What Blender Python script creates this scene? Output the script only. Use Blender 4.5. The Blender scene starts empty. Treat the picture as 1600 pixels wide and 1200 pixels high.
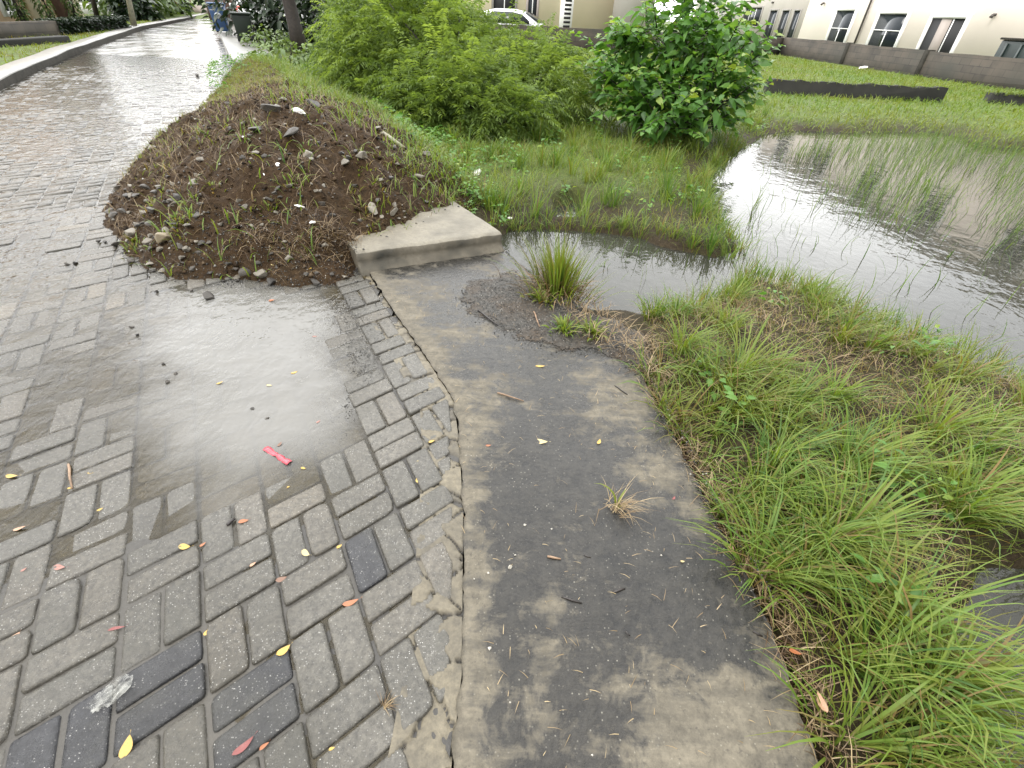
import bpy, bmesh, math, random
import numpy as np
from mathutils import Vector, Matrix, noise as mnoise

S = bpy.context.scene
COL = S.collection
random.seed(7)
RNG = np.random.default_rng(11)

# ------------------------------------------------------------------ camera
CAM_H, F_PX, PITCH, ROLL = 1.48, 750.0, 0.66, 0.06
_f = np.array([0, math.cos(PITCH), -math.sin(PITCH)])
_r = np.array([1.0, 0, 0]); _u = np.cross(_r, _f)
CR = math.cos(ROLL) * _r + math.sin(ROLL) * _u
CU = -math.sin(ROLL) * _r + math.cos(ROLL) * _u
CAMP = np.array([0, 0, CAM_H])
cd = bpy.data.cameras.new('camera'); cam = bpy.data.objects.new('camera', cd); COL.objects.link(cam)
cd.sensor_width = 36; cd.lens = 36 * F_PX / 1600; cd.clip_start = 0.05; cd.clip_end = 1500
M = Matrix(((CR[0], CU[0], -_f[0], 0), (CR[1], CU[1], -_f[1], 0), (CR[2], CU[2], -_f[2], CAM_H), (0, 0, 0, 1)))
cam.matrix_world = M
S.camera = cam

# ------------------------------------------------------------------ sky, sun, exposure
SUN_EL, SUN_AZ = math.radians(56), math.radians(-130)      # azimuth measured from +Y towards +X
w = bpy.data.worlds.new("World"); S.world = w; w.use_nodes = True
wn = w.node_tree.nodes; wl = w.node_tree.links; wn.clear()
sky = wn.new('ShaderNodeTexSky'); sky.sky_type = 'NISHITA'; sky.sun_disc = False
sky.sun_elevation = SUN_EL; sky.sun_rotation = SUN_AZ; sky.dust_density = 4.0; sky.air_density = 1.2
hs = wn.new('ShaderNodeHueSaturation'); hs.inputs['Saturation'].default_value = 0.10
wl.new(sky.outputs[0], hs.inputs['Color'])
# a closed cloud deck: the clear sky is evened out towards a flat pale grey, with soft cloud mottling
tc = wn.new('ShaderNodeTexCoord'); cn = wn.new('ShaderNodeTexNoise'); cn.inputs['Scale'].default_value = 2.2; cn.inputs['Detail'].default_value = 4
wl.new(tc.outputs['Generated'], cn.inputs['Vector'])
cr = wn.new('ShaderNodeValToRGB'); cr.color_ramp.elements[0].position = .32; cr.color_ramp.elements[0].color = (6.3, 6.4, 6.6, 1)
cr.color_ramp.elements[1].position = .68; cr.color_ramp.elements[1].color = (10.5, 10.5, 10.4, 1)
wl.new(cn.outputs[0], cr.inputs[0])
mx = wn.new('ShaderNodeMixRGB'); mx.inputs[0].default_value = .8
wl.new(hs.outputs[0], mx.inputs[1]); wl.new(cr.outputs[0], mx.inputs[2])
# bright lobe added to the unseen sky ahead, to strengthen glare on wet surfaces
dt = wn.new('ShaderNodeVectorMath'); dt.operation = 'DOT_PRODUCT'; wl.new(tc.outputs['Generated'], dt.inputs[0]); dt.inputs[1].default_value = (-.12, .90, .42)
mr = wn.new('ShaderNodeMapRange'); mr.interpolation_type = 'SMOOTHSTEP'; mr.inputs['From Min'].default_value = -.1; mr.inputs['From Max'].default_value = 1; mr.inputs['To Min'].default_value = .68; mr.inputs['To Max'].default_value = 2.05
wl.new(dt.outputs['Value'], mr.inputs['Value']); mu = wn.new('ShaderNodeMixRGB'); mu.blend_type = 'MULTIPLY'; mu.inputs[0].default_value = 1
wl.new(mx.outputs[0], mu.inputs[1]); wl.new(mr.outputs[0], mu.inputs[2])
bg = wn.new('ShaderNodeBackground'); bg.inputs['Strength'].default_value = 0.15
wl.new(mu.outputs[0], bg.inputs[0])
wo = wn.new('ShaderNodeOutputWorld'); wl.new(bg.outputs[0], wo.inputs[0])
sl = bpy.data.lights.new('sun', 'SUN'); sl.energy = 1.5; sl.angle = math.radians(25); sl.color = (1, .96, .9)
so = bpy.data.objects.new('sun', sl); COL.objects.link(so)
sd_ = Vector((math.sin(SUN_AZ) * math.cos(SUN_EL), math.cos(SUN_AZ) * math.cos(SUN_EL), math.sin(SUN_EL)))
so.rotation_euler = sd_.to_track_quat('Z', 'Y').to_euler(); so.location = sd_ * 30
S.view_settings.view_transform = 'Standard'; S.view_settings.look = 'None'
S.view_settings.exposure = 1.12; S.view_settings.gamma = 1; S.view_settings.use_curve_mapping = False
S.render.engine = 'CYCLES'
S.cycles.max_bounces = 6; S.cycles.transparent_max_bounces = 12; S.cycles.caustics_reflective = False; S.cycles.caustics_refractive = False

# ------------------------------------------------------------------ maths helpers
def ray(x, y):
    return _f + ((x - 800) / F_PX) * CR + ((600 - y) / F_PX) * CU
def px(x, y, z=0.0):
    d = ray(x, y); k = (z - CAM_H) / d[2]; return CAMP + d * k
def px2(pts, z=0.0):
    return np.array([px(a, b, z)[:2] for a, b in pts])
def atd(x, y, dist):                        # point of a view ray at a horizontal distance
    d = ray(x, y); return CAMP + d * (dist / math.hypot(d[0], d[1]))
_T = RNG.random((64, 64))
def vnoise(x, y, s=1.0, o=1):
    x = np.asarray(x, float) / s; y = np.asarray(y, float) / s; out = 0; a = 1; tot = 0
    for k in range(o):
        xi = np.floor(x).astype(int); yi = np.floor(y).astype(int); fx = x - xi; fy = y - yi
        fx = fx * fx * (3 - 2 * fx); fy = fy * fy * (3 - 2 * fy)
        g = lambda i, j: _T[(xi + i + 17 * k) % 64, (yi + j + 31 * k) % 64]
        out = out + a * ((g(0, 0) * (1 - fx) + g(1, 0) * fx) * (1 - fy) + (g(0, 1) * (1 - fx) + g(1, 1) * fx) * fy)
        tot += a; a *= .5; x = x * 2.03 + 5.1; y = y * 2.03 + 9.7
    return out / tot
def pdist(P, poly, closed=True):
    P = np.asarray(P, float); n = len(poly); best = np.full(len(P), 1e9)
    for i in range(n if closed else n - 1):
        a = poly[i]; b = poly[(i + 1) % n]; ab = b - a
        t = np.clip(((P - a) @ ab) / (ab @ ab + 1e-12), 0, 1)
        d = np.hypot(*(P - a - t[:, None] * ab).T); best = np.minimum(best, d)
    return best
def inside(P, poly):
    P = np.asarray(P, float); c = np.zeros(len(P), bool); n = len(poly)
    for i in range(n):
        a = poly[i]; b = poly[(i + 1) % n]
        if a[1] == b[1]: continue
        m = (a[1] > P[:, 1]) != (b[1] > P[:, 1])
        c ^= m & (P[:, 0] < (b[0] - a[0]) * (P[:, 1] - a[1]) / (b[1] - a[1]) + a[0])
    return c
def sdf(P, poly):                           # positive inside
    d = pdist(P, poly); return np.where(inside(P, poly), d, -d)
def sstep(a, b, x):
    t = np.clip((x - a) / (b - a), 0, 1); return t * t * (3 - 2 * t)

# ------------------------------------------------------------------ object helpers
OFF = {}
def setp(o, label=None, cat=None, group=None, kind=None):
    if label: o['label'] = label
    if cat: o['category'] = cat
    if group: o['group'] = group
    if kind: o['kind'] = kind
    return o
def empty(name, loc, label, cat, group=None):
    o = bpy.data.objects.new(name, None); COL.objects.link(o); o.location = loc; o.empty_display_size = .2
    OFF[o.name] = np.array(loc, float); return setp(o, label, cat, group)
def link(name, me, parent=None):
    o = bpy.data.objects.new(name, me); COL.objects.link(o)
    if parent is not None: o.parent = parent
    return o
def fmesh(name, V, F, mat, tint=None, parent=None, smooth=False, extra=None):
    """V world coordinates, F int array (n,3|4) or list of polygons; one mesh object"""
    V = np.asarray(V, float); off = OFF.get(parent.name, np.zeros(3)) if parent is not None else np.zeros(3)
    me = bpy.data.meshes.new(name)
    if isinstance(F, np.ndarray):
        k = F.shape[1]; lp = F.ravel(); st = np.arange(len(F)) * k; to = np.full(len(F), k)
    else:
        to = np.array([len(f) for f in F]); st = np.concatenate([[0], np.cumsum(to)[:-1]]); lp = np.array([i for f in F for i in f])
    me.vertices.add(len(V)); me.vertices.foreach_set('co', (V - off).ravel().astype(np.float32))
    me.loops.add(len(lp)); me.loops.foreach_set('vertex_index', lp.astype(np.int32))
    me.polygons.add(len(to)); me.polygons.foreach_set('loop_start', st.astype(np.int32)); me.polygons.foreach_set('loop_total', to.astype(np.int32))
    if smooth: me.polygons.foreach_set('use_smooth', np.ones(len(to), bool))
    for nm, arr in (('tint', tint),) + tuple((extra or {}).items()):
        if arr is not None:
            a = me.attributes.new(nm, 'FLOAT', 'POINT'); a.data.foreach_set('value', np.asarray(arr, np.float32))
    me.update(calc_edges=True); me.validate()
    me.materials.append(mat)
    o = link(name, me, parent); OFF[o.name] = off
    return o
class MB:
    """collects world-space boxes, prisms and tubes for one mesh"""
    def __init__(s): s.V = []; s.F = []
    def add(s, V, F):
        n = len(s.V); s.V += [tuple(v) for v in V]; s.F += [tuple(i + n for i in f) for f in F]; return s
    def box(s, o, a, b, c):
        o, a, b, c = (np.array(v, float) for v in (o, a, b, c))
        if np.dot(np.cross(a, b), c) < 0: a, b = b, a
        V = [o, o + a, o + a + b, o + b]; V += [v + c for v in V]
        return s.add(V, [(3, 2, 1, 0), (4, 5, 6, 7), (0, 1, 5, 4), (1, 2, 6, 5), (2, 3, 7, 6), (3, 0, 4, 7)])
    def tube(s, pts, rad, n=8, cap=True):
        pts = [np.array(p, float) for p in pts]; m = len(pts)
        rad = [rad] * m if np.isscalar(rad) else rad; V = []
        for i, p in enumerate(pts):
            t = pts[min(i + 1, m - 1)] - pts[max(i - 1, 0)]; t /= np.linalg.norm(t) + 1e-9
            a = np.cross(t, [0, 0, 1.0]) if abs(t[2]) < .9 else np.cross(t, [1.0, 0, 0]); a /= np.linalg.norm(a); b = np.cross(t, a)
            V += [p + rad[i] * (math.cos(k * 2 * math.pi / n) * a + math.sin(k * 2 * math.pi / n) * b) for k in range(n)]
        Fs = [(i * n + k, i * n + (k + 1) % n, (i + 1) * n + (k + 1) % n, (i + 1) * n + k) for i in range(m - 1) for k in range(n)]
        if cap: Fs += [tuple(range(n))[::-1], tuple((m - 1) * n + k for k in range(n))]
        return s.add(V, Fs)
    def prism(s, pts, c):
        n = len(pts); V = [np.array(p, float) for p in pts]; V += [v + np.array(c, float) for v in V]
        return s.add(V, [tuple(range(n))[::-1], tuple(range(n, 2 * n))] + [(i, (i + 1) % n, n + (i + 1) % n, n + i) for i in range(n)])
    def build(s, name, mat, parent=None, smooth=False, bevel=0):
        o = fmesh(name, s.V, s.F, mat, None, parent, smooth)
        bm = bmesh.new(); bm.from_mesh(o.data); bmesh.ops.recalc_face_normals(bm, faces=bm.faces); bm.to_mesh(o.data); bm.free()
        if bevel:
            m = o.modifiers.new('bevel', 'BEVEL'); m.width = bevel; m.segments = 2; m.limit_method = 'ANGLE'
        return o

# ------------------------------------------------------------------ materials
class NT:
    def __init__(s, name):
        s.m = bpy.data.materials.new(name); s.m.use_nodes = True; s.t = s.m.node_tree; s.t.nodes.clear()
        s.out = s.t.nodes.new('ShaderNodeOutputMaterial')
    def n(s, typ, **kw):
        nd = s.t.nodes.new('ShaderNode' + typ)
        for k, v in kw.items():
            key = k.replace('_', ' ')
            tgt = nd.inputs.get(key)
            if tgt is None or hasattr(nd, k): setattr(nd, k, v) if hasattr(nd, k) else None
            elif isinstance(v, bpy.types.NodeSocket): s.t.links.new(v, tgt)
            else: tgt.default_value = v
        return nd
    def l(s, a, b): s.t.links.new(a, b)
    def pos(s): return s.n('NewGeometry').outputs['Position']
    def attr(s, nm): return s.n('Attribute', attribute_name=nm).outputs['Fac']
    def noise(s, scale, detail=4, rough=.55, vec=None, dist=0):
        nd = s.n('TexNoise', Scale=scale, Detail=detail, Roughness=rough, Distortion=dist)
        s.l(vec if vec is not None else s.pos(), nd.inputs['Vector']); return nd.outputs[0]
    def ramp(s, fac, stops, const=False):
        r = s.n('ValToRGB'); e = r.color_ramp.elements
        while len(e) < len(stops): e.new(.5)
        for el, (p, c) in zip(e, stops):
            el.position = p; el.color = (c, c, c, 1) if np.isscalar(c) else (*c, 1)
        if const: r.color_ramp.interpolation = 'CONSTANT'
        s.l(fac, r.inputs[0]); return r.outputs[0]
    def mix(s, fac, a, b, mode='MIX'):
        m = s.n('MixRGB', blend_type=mode)
        for v, i in ((fac, 0), (a, 1), (b, 2)):
            if isinstance(v, bpy.types.NodeSocket): s.l(v, m.inputs[i])
            else: m.inputs[i].default_value = v if (i == 0) else ((v, v, v, 1) if np.isscalar(v) else (*v, 1))
        return m.outputs[0]
    def math(s, op, a, b=0.0, clamp=False):
        m = s.n('Math', operation=op, use_clamp=clamp)
        for v, i in ((a, 0), (b, 1)):
            if isinstance(v, bpy.types.NodeSocket): s.l(v, m.inputs[i])
            else: m.inputs[i].default_value = v
        return m.outputs[0]
    def bump(s, h, strength=.5, dist=.01, normal=None):
        b = s.n('Bump', Strength=strength, Distance=dist); s.l(h, b.inputs['Height'])
        if normal is not None: s.l(normal, b.inputs['Normal'])
        return b.outputs[0]
    def scalev(s, v, sc, rot=(0, 0, 0)):
        m = s.n('Mapping'); m.inputs['Scale'].default_value = sc; m.inputs['Rotation'].default_value = rot; s.l(v, m.inputs['Vector']); return m.outputs[0]
    def bsdf(s, col, rough=.6, normal=None, spec=.5, **kw):
        p = s.n('BsdfPrincipled')
        for v, k in ((col, 'Base Color'), (rough, 'Roughness'), (normal, 'Normal'), (spec, 'Specular IOR Level')) + tuple((v, k.replace('_', ' ')) for k, v in kw.items()):
            if v is None: continue
            if isinstance(v, bpy.types.NodeSocket): s.l(v, p.inputs[k])
            elif k == 'Base Color': p.inputs[k].default_value = (*v, 1)
            else: p.inputs[k].default_value = v
        return p.outputs[0]
    def done(s, sh): s.l(sh, s.out.inputs['Surface']); return s.m

def simple(name, col, rough=.6, var=.25, scale=8, bump=.2, spec=.5, **kw):
    t = NT(name); nz = t.noise(scale, 5)
    c = t.mix(t.ramp(nz, [(.3, 0.), (.7, 1.)]), tuple(v * (1 - var) for v in col), tuple(min(1, v * (1 + var)) for v in col))
    return t.done(t.bsdf(c, rough, t.bump(t.noise(scale * 12, 3), bump, .003), spec, **kw))

def m_paver():
    t = NT('wet concrete paver'); p = t.pos(); ti = t.attr('tint')
    base = t.ramp(ti, [(0, (.021, .022, .026)), (.12, (.028, .029, .034)), (.2, (.072, .068, .058)), (.55, (.104, .098, .083)), (.8, (.118, .106, .086)), (1, (.145, .125, .092))])
    big = t.noise(3.5, 4, .6, p)
    c = t.mix(t.ramp(big, [(.35, .0), (.7, .55)]), base, t.mix(1, base, (.62, .6, .55), 'MULTIPLY'))
    fine = t.noise(60, 6, .8, p)
    c = t.mix(t.ramp(fine, [(.36, .85), (.58, .0)]), c, t.mix(1, c, (.34, .34, .34), 'MULTIPLY'))
    c = t.mix(t.ramp(fine, [(.58, .0), (.75, .5)]), c, t.mix(1, c, (1.9, 1.9, 1.85), 'MULTIPLY'))
    c = t.mix(t.ramp(t.noise(1.1, 3, .6, p), [(.42, 0.), (.62, .75)]), c, t.mix(1, c, (.55, .53, .48), 'MULTIPLY'))
    c = t.mix(t.ramp(t.noise(2.6, 6, .7, p, .8), [(.5, 0.), (.66, .5)]), c, (.05, .048, .038))
    vor = t.n('TexVoronoi', Scale=185.0); t.l(p, vor.inputs['Vector'])
    chips = t.ramp(vor.outputs['Color'], [(.66, 0.), (.74, 1.)])
    core = t.ramp(vor.outputs['Distance'], [(.16, 1.), (.36, 0.)])
    pat = t.ramp(t.noise(6, 4, .65, p), [(.38, .1), (.62, 1.)])
    f = t.math('MULTIPLY', t.math('MULTIPLY', chips, core), pat)
    c = t.mix(t.math('MULTIPLY', f, .75), c, (.46, .45, .42))
    r = t.ramp(t.noise(20, 4, .6, p), [(.35, .16), (.7, .5)])
    return t.done(t.bsdf(c, r, t.bump(fine, 1.0, .005, t.bump(t.noise(9, 3, .5, p), .35, .012)), .5))
def m_sand():
    t = NT('dark wet joint sand'); p = t.pos()
    c = t.mix(t.noise(70, 4, .7, p), (.008, .007, .006), (.042, .038, .031))
    c = t.mix(t.ramp(t.noise(1.2, 3), [(.45, 0.), (.68, .7)]), c, (.06, .053, .04))
    return t.done(t.bsdf(c, .5, t.bump(t.noise(90, 3, .7, p), .8, .004)))
def m_farroad():
    t = NT('distant wet paving'); p = t.pos()
    v = t.scalev(p, (1, 1, 1), (0, 0, math.radians(-44)))
    b = t.n('TexBrick', Scale=5.0, Mortar_Size=.02, Color1=(.13, .125, .115, 1), Color2=(.09, .088, .082, 1), Mortar=(.03, .03, .028, 1)); t.l(v, b.inputs['Vector'])
    c = t.mix(t.ramp(t.noise(.8, 4), [(.4, 0.), (.65, .6)]), b.outputs[0], (.16, .145, .125))
    nz = t.noise(2.2, 4, .6, t.scalev(p, (1, .35, 1)))
    r = t.ramp(nz, [(.35, .08), (.65, .34)])
    return t.done(t.bsdf(c, r, t.bump(b.outputs['Fac'], -.5, .006, t.bump(t.noise(9, 3), .35, .02)), .5))
def m_water(name, murk, murk_glare_f, tint, wav, wscale, patch=None, rough=.03):
    t = NT(name); p = t.pos()
    h = t.noise(wscale, 3, .5, p, .4); h2 = t.noise(wscale * 4.3, 2, .5, t.scalev(p, (1, .6, 1)))
    nrm = t.bump(t.math('ADD', h, t.math('MULTIPLY', h2, .35)), wav, .02)
    tr = t.n('BsdfTransparent'); tr.inputs[0].default_value = (*tint, 1)
    df = t.n('BsdfDiffuse'); df.inputs[0].default_value = (*murk, 1)
    mf = t.ramp(t.noise(1.3, 4, .55, p), [(.3, murk_glare_f * .85), (.7, min(1, murk_glare_f * 1.1))])
    if patch: mf = t.math('MULTIPLY', mf, t.attr(patch), True)
    m1 = t.n('MixShader'); t.l(mf, m1.inputs[0]); t.l(tr.outputs[0], m1.inputs[1]); t.l(df.outputs[0], m1.inputs[2])
    fr = t.n('Fresnel', IOR=1.33); t.l(nrm, fr.inputs['Normal'])
    gl = t.n('BsdfGlossy', Roughness=rough); t.l(nrm, gl.inputs['Normal'])
    m2 = t.n('MixShader'); t.l(fr.outputs[0], m2.inputs[0]); t.l(m1.outputs[0], m2.inputs[1]); t.l(gl.outputs[0], m2.inputs[2])
    return t.done(m2.outputs[0])
def m_walk():
    t = NT('stained walkway concrete'); p = t.pos(); wt = t.attr('wet')
    st = t.scalev(p, (1.2, 7, 1), (0, 0, math.radians(12)))
    n1 = t.noise(3.2, 6, .68, p); n2 = t.noise(2.0, 5, .7, st); n3 = t.noise(26, 6, .75, p)
    dry = t.mix(t.ramp(n3, [(.3, 0.), (.7, 1.)]), (.062, .055, .042), (.165, .145, .108))
    dry = t.mix(t.ramp(n2, [(.4, 0.), (.7, .55)]), dry, (.045, .042, .035))
    wetc = t.mix(t.ramp(n3, [(.35, 0.), (.75, 1.)]), (.011, .0108, .0102), (.040, .037, .031))
    k = t.math('ADD', wt, t.math('MULTIPLY', t.math('SUBTRACT', t.math('ADD', t.math('MULTIPLY', n1, .6), t.math('MULTIPLY', n2, .4)), .5), 4.2))
    k = t.math('ADD', k, t.math('MULTIPLY', t.math('SUBTRACT', n3, .5), 2.0)); k = t.math('ADD', k, t.math('MULTIPLY', t.math('SUBTRACT', t.noise(10, 6, .7, p, .6), .5), 3.2))
    wm = t.ramp(k, [(.12, 0.), (.85, 1.)])
    c = t.mix(wm, dry, wetc)
    vor = t.n('TexVoronoi', Scale=120.0); t.l(p, vor.inputs['Vector'])
    chips = t.math('MULTIPLY', t.ramp(vor.outputs['Color'], [(.74, 0.), (.8, 1.)]), t.ramp(vor.outputs['Distance'], [(.15, 1.), (.35, 0.)]))
    c = t.mix(t.math('MULTIPLY', chips, t.ramp(t.noise(5, 3), [(.4, .05), (.65, .5)])), c, (.36, .34, .28))
    pit = t.ramp(t.noise(75, 3, .6, p), [(.28, .6), (.4, 0.)])
    c = t.mix(pit, c, (.035, .032, .028))
    r = t.ramp(wm, [(0, .72), (.5, .5), (1, .27)])
    return t.done(t.bsdf(c, r, t.bump(t.math('ADD', n3, t.math('MULTIPLY', n1, 1.5)), .6, .007), .26))
def m_concrete(name, a, b, rough=.7, dark=(.05, .05, .045), amt=.6, spec=.4):
    t = NT(name); p = t.pos(); n1 = t.noise(5, 6, .7, p); n3 = t.noise(40, 5, .75, p)
    c = t.mix(t.ramp(n3, [(.3, 0.), (.7, 1.)]), a, b)
    c = t.mix(t.ramp(n1, [(.45, 0.), (.72, amt)]), c, dark)
    return t.done(t.bsdf(c, rough, t.bump(t.math('ADD', n3, n1), .5, .006), spec))
def m_mortar():
    t = NT('cracked tan mortar'); p = t.pos(); n3 = t.noise(45, 5, .75, p)
    c = t.mix(t.ramp(n3, [(.3, 0.), (.7, 1.)]), (.07, .06, .041), (.155, .133, .09))
    c = t.mix(t.ramp(t.attr('tint'), [(.0, .75), (.45, 0.)]), c, (.04, .036, .029))
    c = t.mix(t.ramp(t.noise(7, 4, .6, p), [(.5, 0.), (.72, .8)]), c, (.04, .036, .028))
    c = t.mix(t.attr('crack'), c, (.012, .010, .008))
    return t.done(t.bsdf(c, .5, t.bump(n3, .7, .006), .4))
def m_ground():
    t = NT('brown silt and turf soil'); p = t.pos(); n1 = t.noise(4, 6, .7, p); n2 = t.noise(28, 6, .75, p)
    c = t.mix(t.ramp(n2, [(.3, 0.), (.72, 1.)]), (.014, .010, .006), (.052, .039, .022)); c = t.mix(t.ramp(n1, [(.45, 0.), (.7, .8)]), c, (.035, .034, .012))
    g = t.mix(t.ramp(n2, [(.3, 0.), (.72, 1.)]), (.035, .055, .012), (.12, .17, .03)); g = t.mix(t.ramp(n1, [(.45, 0.), (.72, .7)]), g, (.07, .065, .025))
    c = t.mix(t.attr('veg'), c, g)
    return t.done(t.bsdf(c, .7, t.bump(t.math('ADD', n2, t.math('MULTIPLY', n1, .6)), 1, .02), .12))
def m_soil(name, a, b, c3, rough=.6, sc=1):
    t = NT(name); p = t.pos(); n1 = t.noise(4 * sc, 6, .7, p); n2 = t.noise(28 * sc, 6, .75, p)
    c = t.mix(t.ramp(n2, [(.3, 0.), (.72, 1.)]), a, b); c = t.mix(t.ramp(n1, [(.45, 0.), (.7, .8)]), c, c3)
    return t.done(t.bsdf(c, rough, t.bump(t.math('ADD', n2, t.math('MULTIPLY', n1, .6)), 1, .02), .12))
def m_clod():
    t = NT('soil clods'); n = t.noise(60, 4, .7); c = t.ramp(t.attr('tint'), [(0, (.010, .006, .003)), (.45, (.032, .019, .009)), (.8, (.066, .041, .021)), (1, (.11, .08, .05))]); return t.done(t.bsdf(t.mix(t.ramp(n, [(.35, .6), (.6, 0.)]), c, t.mix(1, c, (.4, .38, .35), 'MULTIPLY')), .75, t.bump(n, 1, .006), .15))
def m_grit():
    t = NT('grit and brown silt'); p = t.pos(); n2 = t.noise(55, 6, .8, p); n1 = t.noise(6, 5, .65, p)
    c = t.mix(t.ramp(n2, [(.35, 0.), (.68, 1.)]), (.010, .0095, .0085), (.085, .078, .066)); c = t.mix(t.ramp(n1, [(.42, 0.), (.6, .85)]), c, t.mix(t.ramp(n2, [(.35, 0.), (.7, 1.)]), (.022, .015, .009), (.085, .06, .037)))
    b = t.bsdf(c, .5, t.bump(n2, 1, .012), .35); a = t.n('BsdfTransparent'); m = t.n('MixShader')
    f = t.ramp(t.math('ADD', t.attr('cover'), t.math('MULTIPLY', t.math('SUBTRACT', t.noise(70, 5, .8, p), .5), 1.6)), [(.42, 0.), (.5, 1.)])
    t.l(f, m.inputs[0]); t.l(a.outputs[0], m.inputs[1]); t.l(b, m.inputs[2]); return t.done(m.outputs[0])
def m_leaf(name, stops, rough=.4, trans=.3, spec=.5, noise_amt=.35):
    t = NT(name); ti = t.attr('tint')
    c = t.ramp(ti, stops); nz = t.noise(1.6, 3)
    c = t.mix(t.ramp(nz, [(.35, 0.), (.7, noise_amt)]), c, t.mix(1, c, (.6, .68, .5), 'MULTIPLY'))
    a = t.bsdf(c, rough, None, spec)
    b = t.n('BsdfTranslucent'); t.l(t.mix(1, c, (1.25, 1.2, .55), 'MULTIPLY'), b.inputs[0])
    m = t.n('MixShader'); m.inputs[0].default_value = trans; t.l(a, m.inputs[1]); t.l(b.outputs[0], m.inputs[2])
    return t.done(m.outputs[0])
def m_rock(name, a, b):
    t = NT(name); oi = t.n('ObjectInfo'); tcx = t.n('TexCoord').outputs['Object']
    n = t.noise(30, 5, .7, tcx); c = t.mix(oi.outputs['Random'], a, b)
    c = t.mix(t.ramp(n, [(.35, .7), (.65, 0.)]), c, t.mix(1, c, (.45, .42, .38), 'MULTIPLY'))
    return t.done(t.bsdf(c, .5, t.bump(n, .7, .006), .5))
def m_glass(name, col=(.02, .025, .03)):
    t = NT(name); return t.done(t.bsdf(col, .1, t.bump(t.noise(2.5, 2), .05, .05), .28))
def m_plastic():
    t = NT('clear plastic'); a = t.n('BsdfTransparent'); b = t.bsdf((.36, .36, .33), .12, None, .6)
    m = t.n('MixShader'); t.l(t.ramp(t.noise(28, 3), [(.42, .05), (.68, .6)]), m.inputs[0]); t.l(a.outputs[0], m.inputs[1]); t.l(b, m.inputs[2]); return t.done(m.outputs[0])
def m_block():
    t = NT('weathered grey block wall'); p = t.n('TexCoord').outputs['UV']
    b = t.n('TexBrick', Scale=1.0, Mortar_Size=.012, Color1=(.058, .050, .039, 1), Color2=(.030, .027, .022, 1), Mortar=(.022, .020, .017, 1), Bias=-.1)
    b.inputs['Brick Width'].default_value = .46; b.inputs['Row Height'].default_value = .225
    t.l(p, b.inputs['Vector']); n = t.noise(1.4, 5, .65)
    c = t.mix(t.ramp(n, [(.4, 0.), (.65, .65)]), b.outputs[0], (.078, .064, .048)); c = t.mix(t.ramp(t.noise(.7, 4), [(.5, 0.), (.68, .75)]), c, (.03, .032, .026))
    return t.done(t.bsdf(c, .8, t.bump(t.math('ADD', b.outputs['Fac'], t.math('MULTIPLY', t.noise(25), -.4)), -.5, .012), .3))

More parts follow.
